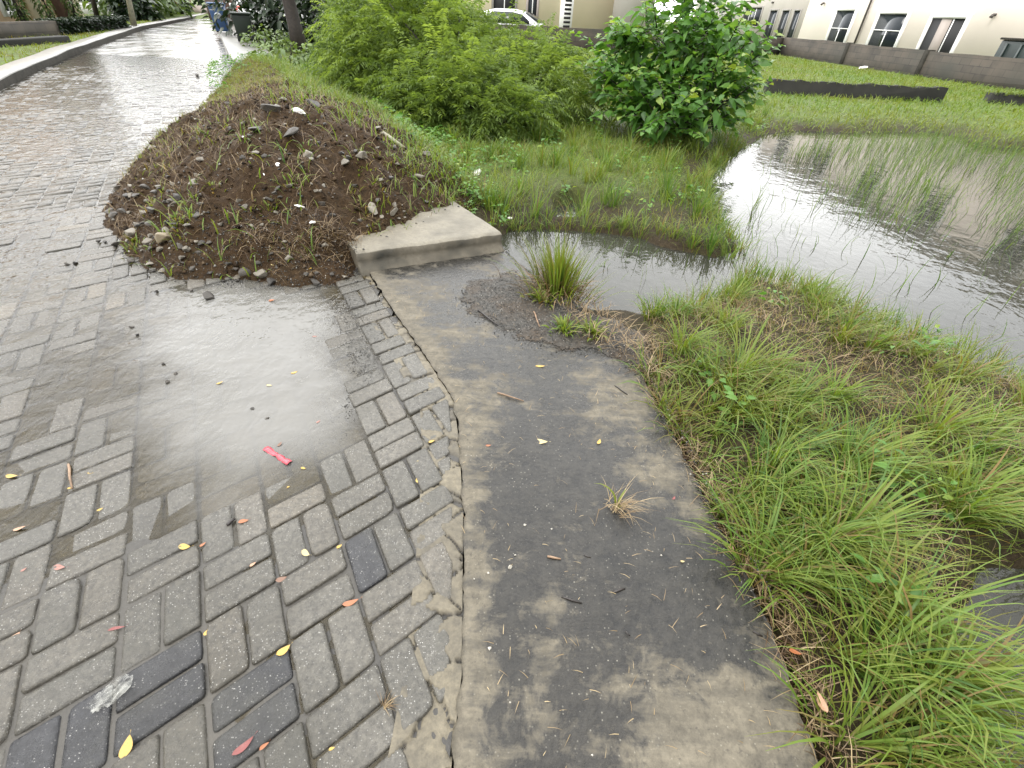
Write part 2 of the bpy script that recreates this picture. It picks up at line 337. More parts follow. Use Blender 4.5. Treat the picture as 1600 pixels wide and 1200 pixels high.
MT = {
 'paver': m_paver(), 'sand': m_sand(), 'far': m_farroad(), 'walk': m_walk(), 'mortar': m_mortar(),
 'slab': m_concrete('pale slab concrete', (.105, .094, .07), (.19, .17, .128), .6, (.05, .044, .033), .75),
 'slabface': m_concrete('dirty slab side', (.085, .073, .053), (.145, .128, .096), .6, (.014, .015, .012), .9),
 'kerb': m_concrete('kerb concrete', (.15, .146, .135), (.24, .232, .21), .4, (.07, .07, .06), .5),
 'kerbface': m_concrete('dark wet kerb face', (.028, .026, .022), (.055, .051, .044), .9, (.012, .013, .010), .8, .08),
 'ground': m_ground(),
 'lawn': m_soil('mossy grass soil', (.05, .075, .018), (.11, .16, .035), (.07, .06, .03), .7),
 'heap': m_soil('dark brown heap soil', (.007, .0045, .0025), (.068, .042, .020), (.032, .018, .0085), .75),
 'grit': m_grit(), 'clod': m_clod(), 'gravel': m_soil('black gravel silt', (.008, .0075, .007), (.05, .046, .039), (.035, .027, .018), .45, 2),
 'grass': m_leaf('grass blade', [(0, (.22, .15, .06)), (.18, (.17, .125, .042)), (.3, (.14, .145, .034)), (.5, (.18, .22, .040)), (.8, (.125, .205, .034)), (1, (.06, .125, .026))], .42, .42, .3),
 'straw': m_leaf('dry straw', [(0, (.06, .032, .015)), (.4, (.18, .12, .058)), (1, (.38, .29, .165))], .55, .15),
 'feather': m_leaf('feathery leaflet', [(0, (.055, .095, .024)), (.45, (.14, .21, .05)), (1, (.25, .34, .085))], .5, .5, .25),
 'broad': m_leaf('broad green leaf', [(0, (.04, .105, .02)), (.5, (.088, .205, .038)), (.85, (.145, .27, .055)), (1, (.24, .32, .06))], .42, .45, .32),
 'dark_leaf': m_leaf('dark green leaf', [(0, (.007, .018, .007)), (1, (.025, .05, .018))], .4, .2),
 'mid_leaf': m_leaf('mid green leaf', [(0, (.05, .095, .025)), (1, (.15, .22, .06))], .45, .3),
 'brown_leaf': m_leaf('brown dry leaf', [(0, (.05, .028, .015)), (1, (.12, .07, .04))], .6, .2),
 'bark': simple('dark wet bark', (.022, .016, .012), .7, .5, 14, .9),
 'palebark': simple('pale palm bark', (.28, .27, .20), .7, .3, 10, .6),
 'twig': simple('dry twig', (.20, .13, .08), .6, .4, 40, .5), 'darktwig': simple('dark wet twig', (.018, .014, .012), .4, .4, 40, .5),
 'rockgrey': m_rock('grey rubble stone', (.12, .108, .085), (.27, .245, .20)), 'rockdark': m_rock('dark wet stone', (.035, .032, .028), (.085, .075, .062)),
 'rocktan': m_rock('tan sandstone lump', (.24, .195, .125), (.32, .27, .18)), 'pebble': m_rock('white pebble', (.5, .48, .42), (.66, .63, .57)),
 'whitejunk': simple('white polystyrene', (.78, .75, .72), .4, .1, 20, .3), 'red': simple('red foil wrapper', (.42, .06, .08), .25, .3, 40, .4),
 'wall_cream': simple('cream house render', (.76, .67, .50), .85, .05, .6, .05, .2), 'wall_white': simple('off white render', (.78, .705, .63), .85, .04, .5, .05, .2),
 'wall_grey': simple('grey painted render', (.46, .435, .40), .85, .06, .8, .05, .2), 'wall_peach': simple('peach render', (.66, .47, .32), .85, .07, .8, .05, .2),
 'frame': simple('white window frame', (.82, .82, .80), .4, .03, 3, .02), 'greyframe': simple('grey window moulding', (.20, .19, .17), .6, .1, 3, .05),
 'glass': m_glass('dark window glass'), 'inside': simple('pale interior panel', (.32, .28, .25), .8, .1, 1, .05), 'dark': simple('black interior', (.008, .008, .009), .7, .2, 3, .05),
 'pipe': simple('grey drain pipe', (.07, .06, .055), .5, .2, 4, .1), 'block': m_block(),
 'hedgewall': simple('dark mossy low wall', (.009, .009, .006), .85, .5, 3, .6), 'tank': simple('dark green painted metal', (.012, .022, .02), .45, .25, 3, .1),
 'carwhite': simple('white car paint', (.72, .73, .74), .18, .02, 2, 0, .6), 'carglass': m_glass('car glass', (.015, .02, .018)), 'tyre': simple('tyre rubber', (.02, .02, .02), .8, .2, 30, .3),
 'rim': simple('alloy rim', (.35, .35, .36), .3, .1, 10, .1, .5, Metallic=.8), 'lamp': simple('red tail lamp', (.55, .05, .02), .15, .1, 8, 0), 'clearlamp': simple('clear head lamp', (.5, .5, .5), .1, .1, 8, 0),
 'binblue': simple('blue bin plastic', (.035, .085, .20), .4, .15, 5, .1), 'bingreen': simple('dark green bin plastic', (.005, .014, .007), .45, .3, 5, .1),
 'sticker': simple('white sticker', (.6, .65, .7), .5, .05, 5, 0), 'brownwall': simple('brown brick wall', (.10, .055, .038), .85, .35, 6, .3),
 'palewall': simple('pale wall', (.33, .29, .27), .8, .1, 2, .1),
}
def leafmat(name, col, rough=.3):
    t = NT(name); tcx = t.n('TexCoord').outputs['Object']; n = t.noise(40, 4, .6, tcx)
    c = t.mix(t.ramp(n, [(.45, 0.), (.7, .6)]), col, tuple(v * .5 for v in col)); return t.done(t.bsdf(c, rough, t.bump(n, .3, .003), .5))
LM = {'yellow': leafmat('yellow leaf', (.38, .25, .05)), 'pale': leafmat('pale yellow leaf', (.42, .34, .16)), 'orange': leafmat('orange leaf', (.27, .09, .03)),
      'red': leafmat('dark red leaf', (.16, .035, .03)), 'pink': leafmat('pink brown leaf', (.24, .11, .085)), 'peach': leafmat('peach leaf', (.36, .21, .13)), 'brown': leafmat('brown leaf', (.14, .07, .04))}

# ------------------------------------------------------------------ plan of the place
ZW = -0.075                                              # pond level
WL = np.vstack([[[-.10, -1.6]], px2([(705, 1200), (722, 1050), (724, 800), (718, 690), (709, 622), (655, 540), (612, 478), (585, 437), (565, 408)], .02)])
WR = np.vstack([[[.90, -1.6]], px2([(1287, 1200), (1190, 945), (1130, 830), (1090, 750), (1000, 580)], .02), px2([(905, 478), (805, 405), (788, 388)], .02)])
def resample(P, n):
    d = np.concatenate([[0], np.cumsum(np.hypot(*np.diff(P, axis=0).T))]); t = np.linspace(0, d[-1], n)
    return np.stack([np.interp(t, d, P[:, 0]), np.interp(t, d, P[:, 1])], 1)
# right edge of the paved road: walkway edge, then the kerb line to the far end
KR = np.vstack([WL[:-1], [WL[-2] + (WL[-1] - WL[-2]) * .9], px2([(366, 107), (352, 76), (338, 42)])])
KL = np.vstack([[[-3.2, -1.6]], [[-5.5, 2.4]], px2([(0, 140), (55, 112), (110, 87), (220, 47), (266, 37)])])
ROAD = np.vstack([KR, px2([(334, 29), (262, 31)]), KL[::-1]])
POND = px2([(768, 412), (800, 418), (835, 458), (900, 480), (950, 490), (1000, 498), (1060, 493), (1115, 483), (1150, 463), (1165, 440), (1185, 440), (1250, 462), (1330, 497), (1420, 540),
            (1530, 583), (1600, 617), (1750, 690), (1950, 640), (1900, 260), (1600, 232), (1525, 228), (1490, 207), (1400, 206), (1330, 208), (1250, 203), (1195, 210), (1160, 228), (1125, 250), (1105, 280), (1100, 320),
            (1128, 355), (1152, 388), (1120, 403), (1080, 393), (1030, 383), (1005, 373), (930, 363), (870, 358), (800, 358), (770, 372), (779, 395)], ZW)
MUD = [px2([(1475, 965), (1540, 905), (1625, 895), (1660, 1010), (1560, 1065), (1500, 1040)], ZW), px2([(1530, 1120), (1640, 1080), (1760, 1160), (1700, 1260), (1560, 1230)], ZW), px2([(870, 325), (895, 318), (915, 330), (900, 345), (875, 345)], ZW)]
_l0, _l1 = px(552, 381, .15)[:2], px(718, 319, .15)[:2]; _ln = px(784, 364, .15)[:2] - px(716, 318, .15)[:2]; _ln = _ln / np.hypot(*_ln)
HSL = np.array([_l1 + _ln * .12, (_l0 * .4 + _l1 * .6) + _ln * .19, (_l0 * .75 + _l1 * .25) + _ln * .15, _l0 + _ln * .16])
HEAP = np.vstack([px2([(574, 430), (548, 443), (500, 446), (440, 446), (390, 441), (340, 437), (280, 436), (225, 428), (180, 398), (163, 350), (170, 310), (200, 262), (265, 218), (310, 175), (345, 130), (362, 108)]),
                  px2([(400, 100), (520, 140), (600, 175), (680, 230), (745, 285), (762, 318)]), HSL])
WALKP = np.vstack([WL, WR[::-1]])
CROWN = px2([(430, 447), (360, 300), (400, 118)])
def Hland(P):
    P = np.asarray(P, float); x, y = P.T
    s = -sdf(P, POND)                                     # positive on land
    s = s + (vnoise(x, y, .35, 3) - .5) * .16
    z = ZW + np.where(s > 0, .02 + .12 * (1 - np.exp(-s / .25)), np.maximum(s * .45, -.3)) + (vnoise(x, y, .5, 3) - .5) * .05 * sstep(-.1, .3, s)
    for m in MUD:
        z = z - .2 * sstep(-.14, .06, sdf(P, m) + (vnoise(x, y, .2, 2) - .5) * .12)
    z = z + .06 * sstep(6, 14, np.hypot(x - 2, y)) * sstep(.2, 1.5, s)
    return z
def Hheap(P):
    P = np.asarray(P, float); x, y = P.T
    s = sdf(P, HEAP) + (vnoise(x, y, .22, 3) - .5) * .2
    t = sstep(2.0, 10.0, y)                              # the ridge spreads and sinks away from the front
    hm = .98 - .30 * t; h = hm * np.tanh(np.maximum(s, 0) * (.80 - .3 * t) / hm)
    h = h * (1 + (vnoise(x, y, .6, 2) - .5) * .22) + (vnoise(x, y, .16, 4) - .5) * .16 * sstep(0, .3, s) + (vnoise(x, y, .045, 2) - .5) * .045 * sstep(0, .1, s)
    return np.where(s > -.03, h - .012 + np.minimum(s, 0) * .5, -.5)
def wdepth(P):                                           # water depth over the paver tops
    P = np.asarray(P, float); x, y = P.T
    main = sdf(P, PUD); k = sstep(-.22, .12, main + (vnoise(x, y, .25, 3) - .5) * .22)
    thin = sdf(P, THIN); k2 = sstep(-.3, .3, thin + (vnoise(x, y, .4, 3) - .5) * .5)
    d = -.012 + .0122 * k2 + .021 * k
    far = sstep(3.2, 5.5, y - .35 * x * 0)
    return np.maximum(d, -.012 + far * .0125) + (vnoise(x, y, .5, 3) - .5) * .008
PUD = px2([(262, 455), (330, 447), (430, 452), (490, 455), (512, 520), (530, 580), (520, 640), (500, 700), (430, 735), (345, 770), (290, 740), (250, 640), (245, 540)])
THIN = px2([(-500, 300), (160, 300), (170, 400), (250, 440), (480, 455), (505, 560), (505, 690), (420, 760), (330, 800), (200, 850), (90, 900), (-60, 930), (-500, 1000)])
ZPUD = -.004
def road_h(P): return ZPUD - wdepth(P)
def surf(P):
    P = np.atleast_2d(P); z = np.full(len(P), -.5)
    rd = inside(P, ROAD); wk = inside(P, WALKP)
    z = np.where(rd, np.maximum(road_h(P), ZPUD), Hland(P)); z = np.where(wk, .02, z)
    z = np.maximum(z, np.where(inside(P, SLABP), SLABZ, -1)); z = np.maximum(z, Hheap(P)); z = np.maximum(z, patch_h(P)); return z
def hit(x, y):                                           # where a view ray meets the ground or heap
    d = ray(x, y); d = d / np.linalg.norm(d); t = np.concatenate([np.arange(.8, 6, .008), np.arange(6, 30, .03)])
    P = CAMP + t[:, None] * d; below = P[:, 2] < surf(P[:, :2]); i = int(np.argmax(below)) if below.any() else len(t) - 1
    return P[i]
# slab beside the heap
SLABZ = .15
SA = px(556, 394, SLABZ); SB = px(784, 364, SLABZ)
def z_at(pt, x, y):
    d = ray(x, y); k = (pt[:2] @ d[:2]) / (d[:2] @ d[:2]); return CAM_H + k * d[2]
_sx = (SB - SA)[:2]; _sl = np.hypot(*_sx); _sx = _sx / _sl
_sbk = px(716, 318, SLABZ)[:2] - px(784, 363, SLABZ)[:2]
SLABP = np.array([SA[:2], SB[:2], SB[:2] + _sbk * 1.25, SA[:2] + _sbk * 1.25])
PATCH = px2([(722, 468), (750, 440), (800, 428), (850, 445), (905, 480), (1000, 520), (1010, 585), (975, 565), (930, 545), (880, 545), (820, 528), (770, 505)], .02)
def patch_h(P):
    P = np.asarray(P, float); x, y = P.T; s = sdf(P, PATCH) + (vnoise(x, y, .14, 4) - .5) * .22
    return np.where(s > -.09, .0235 + .028 * (1 - np.exp(-np.maximum(s, 0) / .2)) + (vnoise(x, y, .04, 3) - .5) * .018 * sstep(-.02, .06, s), -.5)
#@@BUILD
# ------------------------------------------------------------------ ground sheet
def axis(fine0, fine1, step, far0, far1, mid):
    a = list(np.arange(fine0, fine1, step)); v = a[-1]; s = step
    while v < far1: s = min(s * 1.12, mid); v += s; a.append(v)
    v = a[0]; s = step; b = []
    while v > far0: s = min(s * 1.12, mid); v -= s; b.append(v)
    return np.array(b[::-1] + a)
def sheet(xs, ys):
    X, Y = np.meshgrid(xs, ys); nx, ny = len(xs), len(ys)
    i = np.arange(nx * ny).reshape(ny, nx); F = np.stack([i[:-1, :-1], i[:-1, 1:], i[1:, 1:], i[1:, :-1]], -1).reshape(-1, 4)
    return np.stack([X.ravel(), Y.ravel()], 1), F
xs = axis(-1.2, 4.2, .04, -400, 400, 25); ys = axis(-.4, 6.5, .04, -200, 700, 25)
P, F = sheet(xs, ys)
Z = np.zeros(len(P)); near = (np.abs(P[:, 0]) < 90) & (P[:, 1] < 110)
Z[near] = Hland(P[near]); Z[~near] = .045
rs = sdf(P[near], ROAD); wsd = sdf(P[near], WALKP)
zz = Z[near]; zz = np.where(rs > -.12, np.minimum(zz, -.06), zz); zz = np.where(wsd > -.05, np.minimum(zz, -.06), zz)
rightbank = wsd
zz = np.where((wsd <= -.05) & (wsd > -.25) & (P[near][:, 0] > .2), np.minimum(zz, -.015 + (-wsd - .05) * .25), zz)
left = inside(P[near], np.vstack([KL, px2([(150, 30)]) * 3, [[-90, 60], [-90, -1.6]]]))
zz = np.where(left & (rs < -.45), .1, zz); zz = np.where((P[near][:, 1] > 3.5) & (P[near][:, 0] < -4) & (rs > -1.1), -.06, zz)
Z[near] = zz
sp_ = -sdf(P[near], POND); veg = np.full(len(P), 1.0); veg[near] = sstep(.15, .6, sp_ + (vnoise(P[near][:, 0], P[near][:, 1], .5, 3) - .5) * .5) * sstep(4.2, 6.5, P[near][:, 1]) * .95; veg[near] = np.where(left, 1.0, veg[near])
fmesh('ground', np.c_[P, Z], F, MT['ground'], smooth=True, extra={'veg': veg})['kind'] = 'structure'

# ------------------------------------------------------------------ pond
pp = np.vstack([POND]); c = pp.mean(0); big = c + (pp - c) * 1.0
xs = np.arange(-.5, 24, .1); ys = np.arange(.2, 19, .1); P, F = sheet(xs, ys)
keep = (sdf(P, POND) > -1.2) & (sdf(P, WALKP) < .06) & (sdf(P, ROAD) < -.05)
keep |= (P[:, 0] > 1.0) & (P[:, 1] < 3) & (P[:, 0] < 4)
F = F[keep[F].all(1)]
FP = F
P3 = np.c_[P, np.full(len(P), ZW)]
MT['pond'] = m_water('murky pond water', (.055, .055, .044), .5, (.42, .40, .31), .2, 4.0, None, .035)
fmesh('pond_water', P3, F, MT['pond'])['kind'] = 'structure'

# ------------------------------------------------------------------ paved road
gu = np.array([0.1569329, 0.15077248]); gv = np.array([0.10960416, -0.18320858]); g0 = np.array([-0.83519374, 1.83639783])
JOINT = .0045
MORT = .034
def clip_half(poly, a, n):                               # keep the side where (p-a).n >= 0
    out = []
    for i in range(len(poly)):
        p, q = poly[i], poly[(i + 1) % len(poly)]; dp, dq = (p - a) @ n, (q - a) @ n
        if dp >= 0: out.append(p)
        if dp * dq < 0: out.append(p + (q - p) * dp / (dp - dq))
    return out
def inset(poly, d):
    n = len(poly); out = []
    for i in range(n):
        a, b, c_ = poly[i - 1], poly[i], poly[(i + 1) % n]; e1 = b - a; e2 = c_ - b
        e1 = e1 / (np.hypot(*e1) + 1e-9); e2 = e2 / (np.hypot(*e2) + 1e-9)
        n1 = np.array([-e1[1], e1[0]]); n2 = np.array([-e2[1], e2[0]]); m = n1 + n2; m = m / (np.hypot(*m) + 1e-9)
        out.append(b + m * d / max(.4, m @ n1))
    return out
def area(poly): return .5 * sum(p[0] * q[1] - p[1] * q[0] for p, q in zip(poly, poly[1:] + poly[:1]))
EDGE = WL; 
dark_px = [(570, 875), (265, 1018), (262, 1058), (405, 1052), (415, 1110), (135, 1185), (628, 1010)]
DARK = px2(dark_px[:6])
V = []; Fc = []; tint = []
cells = []
for i in range(-75, 25):
    for j in range(-70, 22):
        cc = g0 + gu * (i + .5) + gv * (j + .5)
        if -13 < cc[0] < .3 and -1.4 < cc[1] < 17: cells.append((i, j, cc))
CC = np.array([c_[2] for c_ in cells]); ins = sdf(CC, ROAD); hp = sdf(CC, HEAP)
rnd = random.Random(5)
bricks = []
for (i, j, cc), sd, sh in zip(cells, ins, hp):
    if sd < -.35 or sh > .35: continue
    o = g0 + gu * i + gv * j
    for k in (0, 1):
        if (i + j) % 2 == 0: q = [o + gv * (.5 * k), o + gu + gv * (.5 * k), o + gu + gv * (.5 * k + .5), o + gv * (.5 * k + .5)]
        else: q = [o + gu * (.5 * k), o + gu * (.5 * k + .5), o + gu * (.5 * k + .5) + gv, o + gu * (.5 * k) + gv]
        bricks.append(q)
BC = np.array([np.mean(q, 0) for q in bricks]); BD = sdf(BC, ROAD); ED = pdist(BC, EDGE, False)
isdark = np.zeros(len(bricks), bool)
for d, kk in zip(px2([(570, 878), (262, 1045), (408, 1080), (135, 1190)]), (1, 2, 2, 2)): isdark[np.argsort(np.hypot(*(BC - d).T))[:kk]] = True
tops = road_h(BC)
for q, bc, bd, ed, dk, tz in zip(bricks, BC, BD, ED, isdark, tops):
    dist = np.hypot(*bc)
    poly = [np.array(p) for p in q]
    if area(poly) < 0: poly = poly[::-1]
    a = rnd.gauss(0, .012); ca, sa = math.cos(a), math.sin(a); jx, jy = rnd.gauss(0, .0012), rnd.gauss(0, .0012)
    poly = [bc + np.array([ca * (p - bc)[0] - sa * (p - bc)[1] + jx, sa * (p - bc)[0] + ca * (p - bc)[1] + jy]) for p in poly]
    poly = inset(poly, JOINT * rnd.uniform(.7, 1.35))
    if ed < .3 or bd < .12:
        if bd < .12 and ed > .3:
            if bd < -.2: continue
        else:
            seg = None; bestd = 1e9
            for s in range(len(EDGE) - 1):
                dd = pdist(bc[None], EDGE[s:s + 2], False)[0]
                if dd < bestd: bestd, seg = dd, s
            mort = MORT * rnd.uniform(.6, 1.7)
            for s in (seg - 1, seg, seg + 1):
                if 0 <= s < len(EDGE) - 1:
                    e = EDGE[s + 1] - EDGE[s]; e = e / np.hypot(*e); n = np.array([-e[1], e[0]])
                    if s == seg or pdist(bc[None], EDGE[s:s + 2], False)[0] < .2: poly = clip_half(poly, EDGE[s] + n * mort, n)
                    if len(poly) < 3: break
            if len(poly) < 3 or abs(area(poly)) < .0022 or min(np.hypot(*(poly[k] - poly[k - 1])) for k in range(len(poly))) < .012: continue
    base_poly = poly; n4 = len(poly); cuts = [(rnd.uniform(.006, .017), rnd.uniform(.006, .017)) if rnd.random() > .08 else (rnd.uniform(.015, .04), rnd.uniform(.015, .04)) for _ in poly]
    def rounded(pl):
        if dist >= 5.5: return pl
        out = []
        for k in range(n4):                              # worn round corners
            p0, p1, p2 = pl[k - 1], pl[k], pl[(k + 1) % n4]
            pa = p1 + (p0 - p1) * min(.4, cuts[k][0] / (np.hypot(*(p0 - p1)) + 1e-6)); pb = p1 + (p2 - p1) * min(.4, cuts[k][1] / (np.hypot(*(p2 - p1)) + 1e-6))
            out += [pa, (pa + pb) * .25 + p1 * .5, pb]
        return out
    z = tz + rnd.gauss(0, .0022); tx, ty = rnd.gauss(0, .012), rnd.gauss(0, .012)
    t = .06 + rnd.random() * .05 if dk else .25 + .75 * min(1, max(0, rnd.gauss(.42, .2)))
    n0 = len(V); n = n4 * 3 if dist < 5.5 else n4; rings = [(0, -.04), (0, -.007), (.0035, -.0015), (.010, 0)] if dist < 5.5 else [(0, -.02), (.006, 0)]
    for d, dz in rings:
        pr = rounded(inset(base_poly, d) if d else base_poly)
        for p in pr:
            V.append((p[0], p[1], z + dz + (p - bc)[0] * tx + (p - bc)[1] * ty)); tint.append(t)
    for r in range(len(rings) - 1):
        for k in range(n):
            k2 = (k + 1) % n; Fc.append((n0 + r * n + k, n0 + r * n + k2, n0 + (r + 1) * n + k2, n0 + (r + 1) * n + k))
    Fc.append(tuple(n0 + (len(rings) - 1) * n + k for k in range(n)))
road = fmesh('paved_road', V, Fc, MT['paver'], tint); road['kind'] = 'structure'
# joint sand bed under the pavers
xs = axis(-4, .1, .05, -12.5, .2, .3); ys = axis(-1.4, 5, .05, -1.5, 16.5, .3); P, F = sheet(xs, ys)
rsd = sdf(P, ROAD); k = rsd > -.02
zb = road_h(P) - .0075 - .004 * (1 - sstep(.3, 1.0, pdist(P, WL, False))) + (vnoise(P[:, 0], P[:, 1], .06, 2) - .5) * .005
F = F[k[F].all(1)]
fmesh('joint_sand', np.c_[P, zb], F, MT['sand'])['kind'] = 'structure'
# far stretch of the road
L = np.array(KL); far_poly = []
def edge_at(E, y): return np.array([np.interp(y, E[:, 1], E[:, 0]), y])
KRs = KR[np.argsort(KR[:, 1])]; KLs = KL[np.argsort(KL[:, 1])]
dR = KR[-1] - KR[-2]; dR /= np.hypot(*dR); dL = KL[-1] - KL[-2]; dL /= np.hypot(*dL)
KRs = np.vstack([KRs, [KR[-1] + dR * 40]]); KLs = np.vstack([KLs, [KL[-1] + dL * 40]])
yy = np.concatenate([np.arange(15.6, 40, .4), np.arange(40, 62, 2)]); Vf = []; Ff = []
for a_, y in enumerate(yy):
    l, r = edge_at(KLs, y), edge_at(KRs, y)
    for t_ in np.linspace(0, 1, 13):
        p = l * (1 - t_) + r * t_; Vf.append((p[0], p[1], 0))
Vf = np.array(Vf); Vf[:, 2] = -.004 + (vnoise(Vf[:, 0], Vf[:, 1], .7, 2) - .5) * .008
Ff = np.array([(a_ * 13 + k, a_ * 13 + k + 1, (a_ + 1) * 13 + k + 1, (a_ + 1) * 13 + k) for a_ in range(len(yy) - 1) for k in range(12)])
fmesh('far_road', Vf, Ff, MT['far'], smooth=True)['kind'] = 'structure'
mb = MB(); q = [px(262, 38, 0), px(345, 36, 0)]; 
# cross street and forecourt at the far end
cx = edge_at(KLs, 62); cy = edge_at(KRs, 62)
V2 = [(cx[0] - 14, cx[1] - 12, .006), (cy[0] + 30, cy[1] - 6, .006), (cy[0] + 30, cy[1] + 14, .006), (cx[0] - 14, cx[1] + 14, .006)]
fmesh('cross_street', V2, [(0, 1, 2, 3)], MT['far'])['kind'] = 'structure'
# water lying on the paving
xs = np.arange(-12.5, .2, .06); ys = np.arange(-1.4, 16, .06); P, F = sheet(xs, ys)
dep = wdepth(P); k = (sdf(P, ROAD) > .0) & (dep > -.022) & (Hheap(P) < .05); F = F[k[F].all(1)]
use = np.unique(F); remap = -np.ones(len(P), int); remap[use] = np.arange(len(use)); F = remap[F]; P = P[use]
murk = sstep(-.26, .2, sdf(P, PUD) + (vnoise(P[:, 0], P[:, 1], .3, 4) - .5) * .45) * .95 + .12 * sstep(3.2, 6, P[:, 1]) + .02  # pale silt and sky glare on puddle and far film, painted as diffuse colour
MT['puddle'] = m_water('silty puddle water with painted sky glare', (.215, .211, .198), .62, (.74, .68, .52), .55, 9.0, 'murk', .10)
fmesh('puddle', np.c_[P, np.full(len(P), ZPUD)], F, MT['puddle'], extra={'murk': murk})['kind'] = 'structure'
# mortar strip between the cut pavers and the walkway: broken pieces with open cracks
n, mm_ = 560, 24; e = resample(WL, n); dv = np.gradient(e, axis=0); dv /= np.hypot(*dv.T)[:, None]; nn = np.stack([-dv[:, 1], dv[:, 0]], 1)
W = (e[:, None] + nn[:, None] * np.linspace(.001, .16, mm_)[None, :, None]).reshape(-1, 2)
kk = RNG.integers(0, n, 150); cpts = e[kk] + nn[kk] * RNG.uniform(0, .15, 150)[:, None]; Wj = W + np.stack([vnoise(W[:, 0], W[:, 1], .05, 2), vnoise(W[:, 0] + 7, W[:, 1], .05, 2)], 1) * .03
dd = np.hypot(Wj[:, None, 0] - cpts[None, :, 0], Wj[:, None, 1] - cpts[None, :, 1]); o2 = np.argpartition(dd, 1, axis=1)[:, :2]; d2 = np.take_along_axis(dd, o2, 1); o2 = np.where((d2[:, 0] < d2[:, 1]), o2[:, 0], o2[:, 1]); gap = np.abs(d2[:, 1] - d2[:, 0])
cw_ = RNG.uniform(.003, .010, 150)[o2]; crack = 1 - sstep(.3, 1.0, gap / cw_); ch = RNG.normal(0, .003, 150)[o2]; tn_ = RNG.random(150)[o2]
hz_ = .004 + ch - .016 * crack + (vnoise(W[:, 0], W[:, 1], .05, 3) - .5) * .008 - .014 * sstep(2.1, 3.0, W[:, 1]); hz_ = np.where(tn_ < .04, hz_ - .013, hz_)
i_ = np.arange(n * mm_).reshape(n, mm_); Fm = np.stack([i_[:-1, :-1], i_[1:, :-1], i_[1:, 1:], i_[:-1, 1:]], -1).reshape(-1, 4)
fmesh('mortar_strip', np.c_[W, hz_], Fm, MT['mortar'], tn_, extra={'crack': crack})['kind'] = 'structure'

# ------------------------------------------------------------------ concrete walkway
n, m_ = 220, 70; A_ = resample(WL, n); B_ = resample(WR, n)
tt = np.linspace(0, 1, m_); W = A_[:, None] * (1 - tt[None, :, None]) + B_[:, None] * tt[None, :, None]
W = W.reshape(-1, 2); jit = (vnoise(W[:, 0], W[:, 1], .05, 3) - .5)
edge = np.tile(np.minimum(tt, 1 - tt), n); W[:, 0] += np.where(edge == 0, jit * .032, 0)
zw = .02 + (vnoise(W[:, 0], W[:, 1], .3, 3) - .5) * .008 - np.where(edge == 0, .008, 0) - np.where(np.tile(tt > .98, n) & (edge > 0), .002, 0)
def blob(pxc, r, a): 
    c_ = px(*pxc, .02)[:2]; return a * np.exp(-(np.hypot(*(W - c_).T) / r) ** 2)
wet = .93 + np.zeros(len(W))
wet -= 1.0 * np.exp(-(np.tile(tt, n) / .09) ** 2)
for b in [((760, 600), .13, -.5), ((750, 660), .10, -.55), ((960, 640), .2, -.8), ((1030, 740), .17, -.9), ((860, 600), .10, .3), ((900, 700), .22, .5), ((850, 790), .25, .5), ((1080, 880), .18, .6), ((960, 900), .16, .2),
          ((1180, 1150), .19, -1.4), ((1080, 1180), .15, -.9), ((1130, 1020), .12, .7), ((850, 1130), .13, -.35), ((780, 1180), .10, -.15), ((790, 980), .14, .1), ((900, 1000), .1, -.2), ((950, 1150), .16, .25), ((650, 450), .2, -.5), ((720, 520), .22, -.35), ((620, 470), .15, -.5), ((760, 420), .15, -.3), ((1000, 600), .12, -.6)]: wet += blob(*b)  # pale blobs at the far end paint the wet sheen by the slab
Vw = np.c_[W, zw]; idx = np.arange(n * m_).reshape(n, m_)
Fw = np.stack([idx[:-1, :-1], idx[:-1, 1:], idx[1:, 1:], idx[1:, :-1]], -1).reshape(-1, 4)
sk = []; base = len(Vw); loop = np.concatenate([idx[:, 0], idx[-1, 1:], idx[::-1, -1][1:]])
low = Vw[loop].copy(); low[:, 2] = -.22; Vw = np.vstack([Vw, low]); wet = np.concatenate([wet, np.full(len(loop), 2.0)])  # skirt colour darkened through the wet mask to hide its bright lit rim
Fs = np.array([(loop[k], loop[k + 1], base + k + 1, base + k) for k in range(len(loop) - 1)])
fmesh('walkway', Vw, np.vstack([Fw, Fs[:, ::-1]]), MT['walk'], extra={'wet': wet})['kind'] = 'structure'

# raised slab at the heap: a thing of its own
sb = SLABP; rows = []
root = empty('concrete_slab', (*sb.mean(0), 0), 'raised pale concrete drain slab at the foot of the soil heap, across the end of the walkway', 'concrete slab')
nx_, ny_ = 60, 36; gx, gy = np.meshgrid(np.linspace(0, 1, nx_), np.linspace(0, 1, ny_)); 
T = sb[0] * ((1 - gx) * (1 - gy))[..., None] + sb[1] * (gx * (1 - gy))[..., None] + sb[2] * (gx * gy)[..., None] + sb[3] * ((1 - gx) * gy)[..., None]
T = T.reshape(-1, 2); z = SLABZ + (vnoise(T[:, 0], T[:, 1], .18, 3) - .5) * .012 - .012 * (gy.ravel() == 0); 
T[:, 1] += (gy.ravel() == 0) * (vnoise(T[:, 0] * 3, T[:, 1] * 3, .12, 2) - .5) * .02
ii = np.arange(nx_ * ny_).reshape(ny_, nx_); F = np.stack([ii[:-1, :-1], ii[:-1, 1:], ii[1:, 1:], ii[1:, :-1]], -1).reshape(-1, 4)
fmesh('slab_top', np.c_[T, z], F, MT['slab'], None, root, True)
ring = np.concatenate([ii[:, 0][::-1], ii[0, 1:], ii[1:, -1]]); rows = []; R_ = len(ring)
outw = np.zeros((R_, 2)); outw[ny_ - 1: ny_ - 1 + nx_] = -_sbk / np.hypot(*_sbk)
prof = [(0, SLABZ - .001), (.004, SLABZ - .015), (.0, SLABZ * .6), (.006, .06), (.045, .03), (.075, -.1)]
Vs = []
